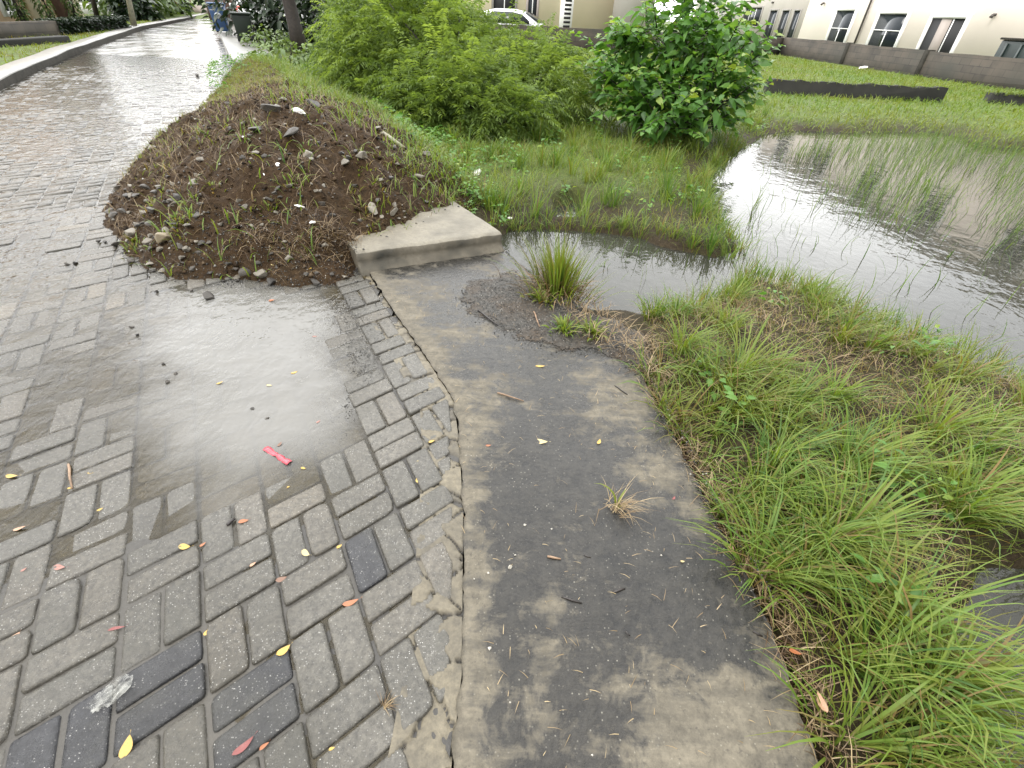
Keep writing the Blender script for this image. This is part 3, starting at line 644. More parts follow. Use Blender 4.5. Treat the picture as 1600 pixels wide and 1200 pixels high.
for d, hz_ in prof:
    p = T[ring] + outw * d
    Vs.append(np.c_[p, np.where(hz_ >= SLABZ - .002, z[ring] - .001, hz_) + (vnoise(p[:, 0], p[:, 1] + hz_, .07, 2) - .5) * .012 * (hz_ < SLABZ - .01)])
Vs = np.vstack(Vs); Fq = np.array([(r * R_ + k, (r + 1) * R_ + k, (r + 1) * R_ + k + 1, r * R_ + k + 1) for r in range(len(prof) - 1) for k in range(R_ - 1)])
fmesh('slab_side', Vs, Fq, MT['slabface'], None, root, True)

# ------------------------------------------------------------------ soil heap, soil patch
xs = np.concatenate([np.arange(-4.6, .3, .03)]); ys = np.arange(2.5, 9, .03); P, F = sheet(xs, ys)
P2, F2 = sheet(np.arange(-9.5, .5, .12), np.arange(8.97, 16, .12)); 
def heap_part(P, F):
    h = Hheap(P); k = h > -.02; F = F[k[F].any(1) & (h[F] > -.4).all(1)]; return P, h, F
Pa, ha, Fa = heap_part(P, F); Pb, hb, Fb = heap_part(P2, F2)
soil = fmesh('soil_heap', np.vstack([np.c_[Pa, ha], np.c_[Pb, hb]]), np.vstack([Fa, Fb + len(Pa)]), MT['heap'], smooth=True)
setp(soil, 'long heap of dark brown soil dumped over the road edge, grassy on its far side', 'soil heap')
P, F = sheet(np.arange(-.5, 1.1, .02), np.arange(1.8, 3.6, .02)); h = patch_h(P); k = h > -.3; F = F[k[F].all(1)]
cov = sstep(-.10, .10, sdf(P, PATCH) + (vnoise(P[:, 0], P[:, 1], .14, 4) - .5) * .22); use = np.unique(F); rm = -np.ones(len(P), int); rm[use] = np.arange(len(use)); F = rm[F]; P, h, cov = P[use], h[use], cov[use]
pt = fmesh('soil_patch', np.c_[P, h], F, MT['grit'], smooth=True, extra={'cover': cov}); pt['kind'] = 'structure'

# ------------------------------------------------------------------ grass and foliage generators
def blades(B, L, az, lean, wid, tint, seg=4, droop=1.0, seed=1):
    """curved tapering grass blades: arrays per blade -> V, F, tint"""
    n = len(B); r = np.random.default_rng(seed)
    t = np.linspace(0, 1, seg + 1); d = np.stack([np.sin(az), np.cos(az)], 1); side = np.stack([d[:, 1], -d[:, 0], np.zeros(n)], 1)
    tw = r.normal(0, .6, n); side2 = side * np.cos(tw)[:, None]; side2[:, 2] += np.sin(tw) * .5
    V = np.zeros((n, seg + 1, 2, 3))
    for k, tk in enumerate(t):
        ang = lean * (.35 + .65 * tk) + droop * tk * tk * .9       # bends over towards the tip
        if k == 0: pos = B.copy()
        else:
            st = L / seg; pos = pos + np.stack([d[:, 0] * np.sin(ang) * st, d[:, 1] * np.sin(ang) * st, np.cos(ang) * st], 1)
        wk = wid * (1 - .25 * tk if tk < .5 else (1 - tk) * 1.75 + .06)
        V[:, k, 0] = pos - side2 * wk[:, None] * .5 if not np.isscalar(wk) else pos - side2 * wk * .5
        V[:, k, 1] = pos + side2 * wk[:, None] * .5 if not np.isscalar(wk) else pos + side2 * wk * .5
    i = np.arange(n * (seg + 1) * 2).reshape(n, seg + 1, 2)
    F = np.stack([i[:, :-1, 0], i[:, :-1, 1], i[:, 1:, 1], i[:, 1:, 0]], -1).reshape(-1, 4)
    return V.reshape(-1, 3), F, np.repeat(tint, (seg + 1) * 2)
class Acc:
    def __init__(s): s.V = []; s.F = []; s.T = []; s.n = 0
    def add(s, v, f, t): s.V.append(v); s.F.append(f + s.n); s.T.append(t); s.n += len(v)
    def build(s, name, mat, parent=None, smooth=False): return fmesh(name, np.vstack(s.V), np.vstack(s.F), mat, np.concatenate(s.T), parent, smooth)
def scatter(n, poly, seed):
    r = np.random.default_rng(seed); lo, hi = poly.min(0), poly.max(0); out = np.zeros((0, 2))
    while len(out) < n:
        p = lo + r.random((n * 2, 2)) * (hi - lo); out = np.vstack([out, p[inside(p, poly)]])
    return out[:n]
def grow(acc, P, Z, L, wid, tint, lean, droop, seed, az=None, seg=4):
    r = np.random.default_rng(seed); n = len(P)
    az = r.random(n) * 6.283 if az is None else az
    acc.add(*blades(np.c_[P, Z], L, az, lean, wid, tint, seg, droop, seed))
def clumps(acc, C, Zf, nb, Lr, wr, tr, seed, spread=.05, lean=(.1, .9), droop=1.0, bias=None, bamt=0):
    r = np.random.default_rng(seed)
    for c in C:
        k = int(r.integers(nb[0], nb[1])); az = r.random(k) * 6.283; rad = np.abs(r.normal(0, spread, k))
        if bias is not None: az = np.where(r.random(k) < bamt, bias + r.normal(0, .6, k), az)
        P = c + np.stack([np.sin(az), np.cos(az)], 1) * rad[:, None]; s = r.uniform(.75, 1.2); tm = r.uniform(*tr)
        acc.add(*blades(np.c_[P, Zf(P) - .008], r.uniform(Lr[0], Lr[1], k) * s, az, r.uniform(lean[0], lean[1], k), r.uniform(wr[0], wr[1], k), np.clip(tm + r.normal(0, .13, k) - .5 * (r.random(k) < .09), 0, 1), 4, droop, int(r.integers(1e6))))

# near bank beside the walkway
NB = np.vstack([WR[(WR[:, 1] < 2.3)] + [.015, 0], px2([(1010, 545), (1000, 505), (1060, 498), (1115, 488), (1150, 468), (1180, 448), (1250, 468), (1330, 505), (1420, 548), (1530, 592), (1600, 626), (1750, 700), (1950, 800)], ZW), [[4.2, -1.2], [2.2, -1.6]]])
def Zb(P):
    z = Hland(P); s = sdf(P, WALKP); return np.where((s > -.25), np.minimum(z, -.015 + np.maximum(-s - .05, 0) * .25), z)
nbp = scatter(19000, NB, 21); vn = vnoise(nbp[:, 0], nbp[:, 1], .3, 3); zz = Zb(nbp)
acc = Acc()
# fine, half dead turf
k = (zz > ZW - .015); P = nbp[k]; Z = zz[k]; v = vn[k]
grow(acc, P, Z - .005, RNG.uniform(.035, .13, len(P)), RNG.uniform(.0022, .005, len(P)), np.clip(.32 + (v - .5) * .9 + RNG.normal(0, .17, len(P)), 0, 1), RNG.uniform(.4, 1.5, len(P)), .7, 31)
# leafy clumps
cl = scatter(760, NB, 22); cz = Zb(cl); dense = vnoise(cl[:, 0] + 3, cl[:, 1], .28, 2)
dr = np.exp(-(pdist(cl, px2([(1050, 520), (1180, 500), (1320, 560), (1450, 640)], 0), False) / .28) ** 2)
mud = np.max([sdf(cl, m) for m in MUD], 0); cl = cl[(cz > ZW + .015) & (mud < -.10) & (dense > .36 + .3 * dr)]
clumps(acc, cl, Zb, (14, 46), (.11, .27), (.004, .008), (.36, .9), 41, .035, (.15, 1.0), 1.0, 2.2, .35)
# named bright tussocks of the photograph
tus = px2([(1075, 590), (1110, 620), (1150, 600), (1180, 640), (1060, 560), (1140, 655), (1230, 650), (1290, 640), (1200, 740), (1180, 790), (1240, 790), (1300, 760), (1190, 850), (1250, 870), (1320, 850), (1180, 900), (1240, 920),
           (1280, 880), (1330, 960), (1370, 990), (1340, 1050), (1420, 1080), (1460, 1110), (1400, 1140), (1500, 780), (1480, 820), (1440, 700), (1380, 760), (1320, 1160)], 0)
clumps(acc, tus, Zb, (60, 105), (.16, .36), (.0045, .0095), (.48, .85), 42, .05, (.15, 1.05), 1.05, 2.0, .35)
# fringe along the water
edge = resample(px2([(1010, 500), (1060, 493), (1115, 483), (1150, 463), (1165, 440), (1185, 440), (1250, 462), (1330, 497), (1420, 540), (1530, 583), (1600, 617), (1750, 690)], ZW), 170) + RNG.normal(0, .035, (170, 2))
clumps(acc, edge, lambda P: np.maximum(Hland(P), ZW - .05), (5, 18), (.10, .26), (.003, .0065), (.45, .9), 43, .03, (.05, .6), .6)
g = acc.build('bank_grass', MT['grass']); setp(g, kind='stuff')
# dead straw thatch on the bank and at the walkway edge
acc = Acc(); P = scatter(11000, NB, 23); s = -sdf(P, WALKP); v = vnoise(P[:, 0], P[:, 1], .25, 3); Z = Zb(P)
dr = np.exp(-(pdist(P, px2([(1050, 520), (1180, 500), (1320, 560), (1450, 640), (1560, 700)], 0), False) / .3) ** 2)
k = (Z > ZW) & ((v + .5 * dr > .52) | (s < .12)); P, Z = P[k], Z[k]; n = len(P)
grow(acc, P, Z + .004 + RNG.random(n) * .03, RNG.uniform(.04, .16, n), RNG.uniform(.0016, .0036, n), np.clip(RNG.normal(.45, .28, n), 0, 1), RNG.uniform(1.1, 1.75, n), .25, 33, seg=3)
P = px2([(930, 500), (960, 520), (990, 550), (940, 540), (1005, 560), (900, 505), (1015, 590)], .0); P = np.repeat(P, 46, 0) + RNG.normal(0, .055, (46 * 7, 2)); n = len(P)
grow(acc, P, surf(P) + .002 + RNG.random(n) * .02, RNG.uniform(.05, .2, n), RNG.uniform(.002, .0045, n), np.clip(RNG.normal(.45, .28, n), 0, 1), RNG.uniform(1.2, 1.7, n), .1, 35, seg=3)
setp(acc.build('dead_straw', MT['straw']), kind='stuff')

# far bank: grass from the heap to the shrubs and round to the pond
FB = np.vstack([px2([(745, 328), (770, 352), (870, 350), (930, 358), (1010, 368), (1085, 388), (1122, 398), (1150, 386), (1126, 352), (1100, 320), (1106, 280), (1125, 250), (1160, 228), (1195, 210)], ZW), px2([(1190, 170), (900, 150), (560, 118), (400, 96), (420, 104), (560, 165), (660, 225), (720, 280)], 0)])
P = scatter(30000, FB, 51); d = np.hypot(*P.T); Z = Hland(P); hh = Hheap(P); Z = np.maximum(Z, hh); k = Z > ZW - .02; P, Z, d = P[k], Z[k], d[k]; n = len(P)
v = vnoise(P[:, 0], P[:, 1], .5, 3)
acc = Acc(); grow(acc, P, Z - .01, RNG.uniform(.04, .17, n) * (.45 + 1.4 * sstep(.3, .7, vnoise(P[:, 0] + 9, P[:, 1], .7, 3))), RNG.uniform(.005, .010, n), np.clip(.60 + (v - .5) * 1.0 + RNG.normal(0, .15, n), 0, 1), RNG.uniform(.05, 1.2, n), .8, 53, seg=3)
cl = scatter(340, FB, 52); cl = cl[Hland(cl) > ZW - .03]
clumps(acc, cl, lambda P: np.maximum(Hland(P), Hheap(P)), (20, 50), (.16, .36), (.005, .010), (.55, .95), 54, .05, (.05, .7), .7)
ed2 = resample(px2([(775, 360), (870, 356), (930, 361), (1005, 371), (1080, 391), (1122, 402), (1150, 388), (1126, 355), (1100, 320), (1106, 280), (1125, 250), (1160, 228)], ZW), 150) + RNG.normal(0, .05, (150, 2))
clumps(acc, ed2, lambda P: np.maximum(Hland(P), ZW - .05), (8, 24), (.10, .26), (.004, .008), (.5, .95), 55, .05, (.1, .9), .8)
setp(acc.build('far_bank_grass', MT['grass']), kind='stuff')
# weeds creeping over the crest of the heap and down its road side
acc = Acc(); P = scatter(46000, HEAP, 61); hh = Hheap(P); x, y = P.T
cre = resample(px2([(360, 108), (345, 128), (300, 175), (250, 225), (190, 268)], 0), 40); dl = pdist(P, cre, False)
bk = resample(px2([(745, 325), (720, 285), (680, 232), (600, 178), (520, 142), (400, 102)], 0), 60); db = pdist(P, bk, False)
vv = vnoise(x, y, .3, 3); far = sstep(5.2, 7.6, y)
prob = np.maximum.reduce([.8 * np.exp(-(dl / .55) ** 2) * sstep(3.8, 5.6, y), 1.0 * np.exp(-(db / (.30 + .055 * y)) ** 2), far * 1.0, .16 * (vv > .52)])
k = (RNG.random(len(P)) < prob) & (hh > -.01); P, hh = P[k], hh[k]; n = len(P); leftside = dl[k] < db[k]
grow(acc, P, hh - .005, RNG.uniform(.05, .17, n) * (1.25 - .65 * leftside), RNG.uniform(.005, .012, n), np.clip(.66 - .28 * leftside + RNG.normal(0, .16, n), 0, 1), RNG.uniform(.1, 1.2, n), .8, 63, seg=3)
setp(acc.build('heap_weeds', MT['grass']), kind='stuff')
# dead roots and straw in the heap
acc = Acc(); P = scatter(17000, HEAP, 65); hh = Hheap(P); k = (hh > 0.0) & (P[:, 1] < 8); P, hh = P[k], hh[k]; n = len(P)
grow(acc, P, hh - .004, RNG.uniform(.03, .19, n), RNG.uniform(.0018, .0042, n), np.clip(RNG.normal(.34, .3, n), 0, 1), RNG.uniform(.8, 1.7, n), .4, 66, seg=3)
fr = np.array([hit(x_, y_)[:2] for x_, y_ in [(480, 385), (500, 378), (520, 390), (540, 392), (455, 388), (420, 378), (390, 372), (515, 372), (545, 380)]])
P = np.repeat(fr, 40, 0) + RNG.normal(0, .05, (40 * len(fr), 2)); n = len(P)
grow(acc, P, surf(P), RNG.uniform(.06, .2, n), RNG.uniform(.0022, .0045, n), np.clip(RNG.normal(.3, .2, n), 0, 1), RNG.uniform(.7, 1.7, n), .6, 67, seg=3)
setp(acc.build('heap_roots', MT['straw']), kind='stuff')
# small seedlings on the heap, pale yellow green
acc = Acc()
sp = np.array([hit(x_, y_)[:2] for x_, y_ in [(305, 310), (275, 355), (285, 350), (210, 385), (205, 375), (560, 265), (575, 262), (585, 285), (545, 300), (600, 300), (625, 275), (420, 325), (430, 320), (450, 290), (465, 285), (570, 330), (565, 325), (580, 350), (390, 330), (480, 240), (300, 340), (255, 300), (240, 320), (330, 290), (640, 260), (610, 255), (215, 395), (225, 330), (275, 340), (350, 200), (320, 210)]])
clumps(acc, sp, lambda P: surf(P), (10, 22), (.03, .085), (.008, .015), (.36, .7), 68, .05, (.1, 1.1), .9)
setp(acc.build('seedlings', MT['grass']), kind='stuff')

# field beyond the pond
FF = np.vstack([px2([(1150, 215), (1195, 206), (1330, 202), (1490, 203), (1525, 224), (1600, 230), (1700, 240)], 0), px2([(1760, 165), (1600, 152), (1450, 130), (1300, 108), (1215, 92), (1000, 78), (860, 80), (860, 120), (1000, 180)], 0)])
P = scatter(64000, FF, 71); d = np.hypot(*P.T); k = RNG.random(len(P)) < np.clip(14 / d, .25, 1); P = P[k]; d = d[k]; n = len(P); Z = Hland(P); v = vnoise(P[:, 0], P[:, 1], 1.6, 3)
acc = Acc(); grow(acc, P, Z - .01, RNG.uniform(.07, .17, n) * (1 + d / 60), RNG.uniform(.008, .014, n) * (.6 + d / 16), np.clip(.62 + (v - .5) * .6 + RNG.normal(0, .1, n), 0, 1), RNG.uniform(.1, 1.2, n), .8, 73, seg=2)
setp(acc.build('field_grass', MT['grass']), kind='stuff')
# grass standing in the pond
acc = Acc()
reg = px2([(930, 380), (1010, 385), (1080, 400), (1150, 400), (1200, 250), (1330, 215), (1480, 215), (1600, 240), (1750, 300), (1750, 640), (1600, 600), (1420, 520), (1250, 450), (1150, 455), (1060, 480), (960, 470)], ZW)
P = scatter(5600, reg, 81); d1 = np.array([sdf(P, px2(q, ZW)) for q in ([(1350, 260), (1470, 250), (1500, 320), (1440, 365), (1330, 350), (1290, 300)], [(1530, 250), (1700, 240), (1700, 400), (1560, 380)], [(1100, 300), (1150, 280), (1190, 330), (1150, 400)], [(1180, 210), (1500, 207), (1600, 232), (1700, 250), (1510, 268), (1180, 250)])]).max(0)
k = (RNG.random(len(P)) < .09 + .75 * sstep(-.3, .3, d1)) & (sdf(P, POND) > .02); P = P[k]; n = len(P); d1 = d1[k]
grow(acc, P, np.full(n, ZW - .02), RNG.uniform(.10, .26, n) * (1 + .6 * sstep(-.3, .3, d1)), RNG.uniform(.004, .008, n), np.clip(.86 + RNG.normal(0, .12, n), 0, 1), RNG.uniform(.05, .8, n), .45, 83, seg=3)
setp(acc.build('pond_grass', MT['grass']), kind='stuff')

# tuft beside the walkway end
tb = hit(872, 455); rt = empty('grass_tuft', tb, 'upright green grass tuft with dead brown base, between walkway end and small pool', 'grass tuft')
r = np.random.default_rng(91); n = 460; az = r.random(n) * 6.283; rad = np.abs(r.normal(0, .10, n)); P = tb[:2] + np.stack([np.sin(az), np.cos(az)], 1) * rad[:, None]
v, f, t_ = blades(np.c_[P, surf(P) - .01], r.uniform(.2, .43, n), az, np.clip(rad * 3.4 + r.normal(.08, .12, n), 0, .9), r.uniform(.006, .011, n), np.clip(r.normal(.55, .18, n), .1, 1), 4, .35, 92)
fmesh('green_blades', v, f, MT['grass'], t_, rt)
n = 420; az = r.random(n) * 6.283; rad = np.abs(r.normal(0, .12, n)); P = tb[:2] + np.stack([np.sin(az), np.cos(az)], 1) * rad[:, None]
v, f, t_ = blades(np.c_[P, surf(P) - .005], r.uniform(.10, .26, n), az, r.uniform(.4, 1.6, n), r.uniform(.005, .010, n), np.clip(r.normal(.3, .25, n), 0, 1), 4, .6, 93)
fmesh('dead_blades', v, f, MT['straw'], t_, rt)
# weed rooted on the walkway
tb = hit(962, 795); rt = empty('walkway_weed', tb, 'small uprooted weed with two green blades and straw roots lying on the walkway', 'weed')
acc = Acc(); A5 = np.array([[0, 0], [.004, .004], [-.004, .0], [.006, -.003]]) + tb[:2]
acc.add(*blades(np.c_[A5, np.full(4, tb[2])], np.array([.17, .10, .09, .06]), np.array([-1.2, .6, -.5, 1.4]), np.array([.1, .2, .0, .4]), np.array([.011, .011, .008, .008]), np.array([.45, .45, .5, .4]), 6, 2.0, 94)); acc.build('green_blades', MT['grass'], rt)
n = 70; az = r.normal(1.9, .9, n); P = tb[:2] + r.normal(0, .022, (n, 2)); v, f, t_ = blades(np.c_[P, tb[2] + .002 + r.random(n) * .015], r.uniform(.04, .16, n), az, r.uniform(1.25, 1.6, n), r.uniform(.0016, .0034, n), r.uniform(.2, 1, n), 3, .1, 95)
fmesh('straw_roots', v, f, MT['straw'], t_, rt)
# low weeds at the soil patch edge
for (qx, qy), lab in (((882, 515), 'low green weed with small leaves on the gravel edge of the walkway'), ((850, 470), 'broad leaved green weed under the front of the tall grass tuft'), ((925, 520), 'yellowish low weed in the straw beside the walkway, right of the gravel weed')):
    tb = hit(qx, qy); ac = Acc(); clumps(ac, tb[None, :2] + r.normal(0, .012, (3, 2)), surf, (20, 38), (.04, .11), (.009, .018), (.45, .8), int(qx), .045, (.2, 1.3), .9)
    setp(ac.build('low_weed', MT['grass']), lab, 'weed', 'low weeds at the soil patch')
# straw litter on the walkway
acc = Acc(); P = scatter(700, WALKP, 97); P = P[(P[:, 1] > .3) & (P[:, 1] < 3)]; n = len(P)
grow(acc, P, np.full(n, .0275), RNG.uniform(.008, .045, n), RNG.uniform(.0012, .0025, n), RNG.uniform(.3, 1, n), np.full(n, 1.55), 0, 98, seg=2)
setp(acc.build('straw_litter', MT['straw']), kind='stuff')
# fine gravel: heap toe, puddle rim, joints, soil patch
def gravel(name, P, Z, size, mat, seed):
    r = np.random.default_rng(seed); n = len(P); o = np.array([[1, 0, 0], [-.5, .87, 0], [-.5, -.87, 0], [0, 0, 1], [.2, .3, -.6]])
    V = o[None] * size[:, None, None] * r.uniform(.6, 1.3, (n, 5, 3)); a = r.random(n) * 6.283; ca, sa = np.cos(a)[:, None], np.sin(a)[:, None]
    V = np.stack([V[..., 0] * ca - V[..., 1] * sa, V[..., 0] * sa + V[..., 1] * ca, V[..., 2] * .8], -1) + np.c_[P, Z][:, None]
    f = np.array([[0, 1, 3], [1, 2, 3], [2, 0, 3], [1, 0, 4], [2, 1, 4], [0, 2, 4]]); F = (f[None] + 5 * np.arange(n)[:, None, None]).reshape(-1, 3)
    setp(fmesh(name, V.reshape(-1, 3), F, mat, np.repeat(r.random(n), 5)), kind='stuff')
def m_grav():
    t = NT('mixed gravel'); c = t.ramp(t.attr('tint'), [(0, (.008, .008, .008)), (.6, (.03, .029, .027)), (.82, (.085, .08, .07)), (.95, (.2, .19, .17)), (1, (.4, .38, .34))]); return t.done(t.bsdf(c, .35))
MT['grav'] = m_grav()
toe = px2([(180, 392), (230, 432), (300, 446), (400, 452), (500, 452), (560, 442), (585, 470), (600, 500), (560, 440), (565, 410), (500, 395), (350, 400), (220, 380)], 0)
P = scatter(3800, toe, 101); Z = surf(P); gravel('toe_gravel', P, Z, RNG.uniform(.002, .007, len(P)), MT['grav'], 1)
rim = px2([(485, 455), (560, 470), (600, 560), (560, 640), (520, 700), (440, 760), (420, 735), (490, 690), (510, 620), (520, 570), (500, 500)], 0)
P = scatter(2600, rim, 102); P = P + RNG.normal(0, .03, P.shape); Z = np.maximum(road_h(P), ZPUD - .002); gravel('rim_gravel', P, Z, RNG.uniform(.0015, .0045, len(P)), MT['grav'], 2)
P = scatter(7000, PATCH, 103) + RNG.normal(0, .055, (7000, 2)); Z = surf(P); gravel('patch_gravel', P, Z, RNG.uniform(.0015, .0055, len(P)), MT['grav'], 3)
P = scatter(3000, HEAP, 104); P = P[P[:, 1] < 8]; Z = surf(P); gravel('heap_gravel', P, Z, RNG.uniform(.004, .014, len(P)), MT['grav'], 4)
P = resample(WR[2:], 1400) + np.c_[RNG.normal(-.01, .02, 1400), RNG.normal(0, .02, 1400)]; gravel('edge_gravel', P, surf(P), RNG.uniform(.002, .006, len(P)), MT['grav'], 5)

# clods of the heap
P = scatter(17000, HEAP, 111); P = P[(P[:, 1] < 8.5) & (RNG.random(len(P)) < np.clip(1.5 - P[:, 1] / 9, .2, 1))]; Z = Hheap(P); k = Z > .0; P, Z = P[k], Z[k]
gravel('soil_clods', P, Z, RNG.uniform(.006, .03, len(P)) * RNG.uniform(.4, 1, len(P)) ** 1.5, MT['clod'], 6)
# soil crumbs and dead stems along the walkway's field edge
P = resample(WR[1:], 900) + np.c_[RNG.normal(.03, .025, 900), RNG.normal(0, .03, 900)]; P = P[P[:, 1] < 2.4]; gravel('edge_clods', P, np.maximum(Zb(P), -.02) + .006, RNG.uniform(.005, .015, len(P)), MT['clod'], 8)
acc = Acc(); P = resample(WR[1:], 1500) + np.c_[RNG.normal(.035, .03, 1500), RNG.normal(0, .03, 1500)]; P = P[P[:, 1] < 2.4]; n = len(P)
grow(acc, P, np.maximum(Zb(P), -.01) + .008 + RNG.random(n) * .02, RNG.uniform(.04, .14, n), RNG.uniform(.0018, .004, n), np.clip(RNG.normal(.4, .3, n), 0, 1), RNG.uniform(1.1, 1.7, n), .2, 121, seg=3)
setp(acc.build('edge_straw', MT['straw']), kind='stuff')

# ------------------------------------------------------------------ shrubs and trees
def sprays(acc, C, D, Ln, seed, npin=14, pl=.125, wid=.010, droop=1.3, tint=(.5, .22)):
    """feathery fronds: a drooping rachis with pairs of narrow leaflets"""
    r = np.random.default_rng(seed); n = len(C); t = np.linspace(.12, 1, npin)
    D = D / np.linalg.norm(D, axis=1)[:, None]; pos = C[:, None] + D[:, None] * (Ln[:, None, None] * t[None, :, None]); pos[..., 2] -= (droop * Ln[:, None] ** 1.0 * .45 * t[None] ** 2)
    side = np.cross(D, [0, 0, 1.0]); side /= np.linalg.norm(side, axis=1)[:, None] + 1e-6
    up = np.cross(side, D); V = []; tn = np.clip(r.normal(tint[0], tint[1], n), 0, 1)
    for s in (-1, 1):
        dirv = side[:, None] * s * .8 + D[:, None] * .5 - np.array([0, 0, .35]) + r.normal(0, .18, (n, npin, 3)); dirv /= np.linalg.norm(dirv, axis=2)[..., None]
        ln = pl * (1.1 - .65 * t)[None, :, None] * r.uniform(.7, 1.3, (n, npin, 1)); wv = np.cross(dirv, up[:, None] + r.normal(0, .4, (n, npin, 3))); wv /= np.linalg.norm(wv, axis=2)[..., None] + 1e-6
        a = pos; b = pos + dirv * ln * .55; c = pos + dirv * ln - np.array([0, 0, .02]); V.append(np.stack([a, b + wv * wid, c, b - wv * wid], 2))
    V = np.concatenate(V, 1).reshape(-1, 3); F = np.arange(len(V)).reshape(-1, 4); acc.add(V, F, np.repeat(tn, npin * 2 * 4))
def lobes_pts(lobes, n, seed, shell=.55):
    r = np.random.default_rng(seed); ws = np.array([l[3] * l[4] * l[5] for l in lobes]) ** .67; which = r.choice(len(lobes), n, p=ws / ws.sum())
    d = r.normal(0, 1, (n, 3)); d /= np.linalg.norm(d, axis=1)[:, None]; rad = shell + (1 - shell) * r.random(n) ** .6
    L = np.array(lobes)[which]; P = L[:, :3] + d * rad[:, None] * L[:, 3:6] * (1 + .25 * (vnoise(d[:, 0] * 3 + which * 3, d[:, 1] * 3 + d[:, 2] * 2, .6, 2)[:, None] - .5) * 2)
    return P, d
def lobe(x, y, dist, rx, ry, rz):
    p = atd(x, y, dist); return (*p, rx, ry, rz)
def limbs(mb, base, tips, r0, seed, steps=5):
    r = np.random.default_rng(seed)
    for tip in tips:
        tip = np.array(tip); pts = []; rr = []
        for k in range(steps + 1):
            t = k / steps; p = base * (1 - t) + tip * t; p = p + np.array([0, 0, .18 * math.sin(t * 3.1)]) * np.linalg.norm(tip - base) * .5 + r.normal(0, .03, 3) * (k > 0); pts.append(p); rr.append(r0 * (1 - .8 * t))
        mb.tube(pts, rr, 6)
def leaves(acc, P, D, size, tint, seed, fold=.25, wide=.55):
    """broad ovate leaves, two folded halves with a drooping tip"""
    r = np.random.default_rng(seed); n = len(P); D = D / np.linalg.norm(D, axis=1)[:, None]; sd = np.cross(D, [0, 0, 1.0]); sd /= np.linalg.norm(sd, axis=1)[:, None] + 1e-6
    roll = r.normal(0, .5, n); up = np.cross(sd, D); s2 = sd * np.cos(roll)[:, None] + up * np.sin(roll)[:, None]; u2 = np.cross(s2, D); L = size[:, None]
    g = np.array([0, 0, -1.0]); m = [P + D * L * t + g * L * .35 * t * t for t in (0, .3, .62, 1.0)]; wl_ = [0, wide * .5, wide * .42, 0]
    V = []
    for k in range(4):
        if wl_[k] == 0: V.append(m[k])
        else: V += [m[k], m[k] + s2 * L * wl_[k] + u2 * L * fold * wl_[k], m[k] - s2 * L * wl_[k] + u2 * L * fold * wl_[k]]
    V = np.stack(V, 1); i = np.arange(n)[:, None] * 8; q = np.array([[0, 2, 1, 1], [0, 1, 3, 3], [1, 2, 5, 4], [1, 4, 6, 3], [4, 5, 7, 7], [4, 7, 6, 6]])
    tri = np.array([[0, 2, 1], [0, 1, 3], [1, 2, 5], [1, 5, 4], [1, 4, 6], [1, 6, 3], [4, 5, 7], [4, 7, 6]])
    acc.add(V.reshape(-1, 3), (tri[None] + i[:, :, None]).reshape(-1, 3), np.repeat(tint, 8))
def feathery(name, label, base, lobes, n, seed, tint=(.5, .22), group=None, Ls=(.3, .62), cat='shrub', mat='feather', n_l=26):
    rt = empty(name, base, label, cat, group); P, d = lobes_pts(lobes, n, seed); r = np.random.default_rng(seed + 1); ok = P[:, 2] > .03; P, d = P[ok], d[ok]
    D = d * [.8, .8, .35] + r.normal(0, .35, P.shape) + [0, 0, .30]; acc = Acc(); sprays(acc, P, D, r.uniform(*Ls, len(P)), seed + 2, tint=tint); kk = r.choice(len(P), len(P) // 7); sprays(acc, P[kk], d[kk] * [.5, .5, .3] + r.normal(0, .22, (len(kk), 3)) + [0, 0, .85], r.uniform(.5, .95, len(kk)), seed + 7, 18, .14, .009, .9, (min(1, tint[0] + .15), .2)); acc.build('foliage', MT[mat], rt)
    mb = MB(); limbs(mb, np.array(base) - [0, 0, .05], P[r.choice(len(P), n_l)], .028, seed + 3); mb.build('stems', MT['bark'], rt, True); return rt
def leafy(name, label, base, lobes, n, seed, size=(.12, .22), tint=(.5, .25), group=None, cat='shrub', mat='broad', n_l=24, trunk=None, r0=.03, shell=.5):
    rt = empty(name, base, label, cat, group); P, d = lobes_pts(lobes, n, seed, shell); r = np.random.default_rng(seed + 1); ok = P[:, 2] > .05; P, d = P[ok], d[ok]
    D = d * [.9, .9, .3] + r.normal(0, .45, P.shape) - [0, 0, .12]; acc = Acc(); leaves(acc, P, D, r.uniform(*size, len(P)), np.clip(r.normal(*tint, len(P)), 0, 1), seed + 2); acc.build('crown' if trunk is not None else 'foliage', MT[mat], rt)
    mb = MB(); b = np.array(base) - [0, 0, .08]
    if trunk is not None:
        tk = MB(); tk.tube(*trunk, 10); tk.build('trunk', MT['bark'], rt, True); b = np.array(trunk[0][-1])
    limbs(mb, b, P[r.choice(len(P), n_l)], r0, seed + 3); mb.build('limbs' if trunk is not None else 'stems', MT['bark'], rt, True); return rt
b1 = px(720, 205, 0)
feathery('feathery_shrub', 'big feathery yellow green shrub behind the soil heap, filling the middle of the far bank', b1,
         [lobe(640, 85, 9.6, 1.25, 1.0, .85), lobe(760, 112, 9.8, 1.2, 1.0, .62), lobe(850, 135, 9.2, .8, .8, .5), lobe(700, 150, 8.5, .95, .8, .6), lobe(600, 130, 9.2, .8, .8, .6), lobe(630, 40, 10.6, 1.0, .9, .7), lobe(690, 40, 10.6, .7, .6, .4)], 3900, 201)
feathery('feathery_shrub', 'low arching feathery shrub in front of the big one, drooping over the grass', px(760, 215, 0),
         [lobe(740, 175, 7.9, .75, .6, .42), lobe(800, 185, 7.7, .5, .45, .32), lobe(665, 178, 8.0, .5, .5, .35)], 900, 211, (.42, .2), None, (.25, .5))
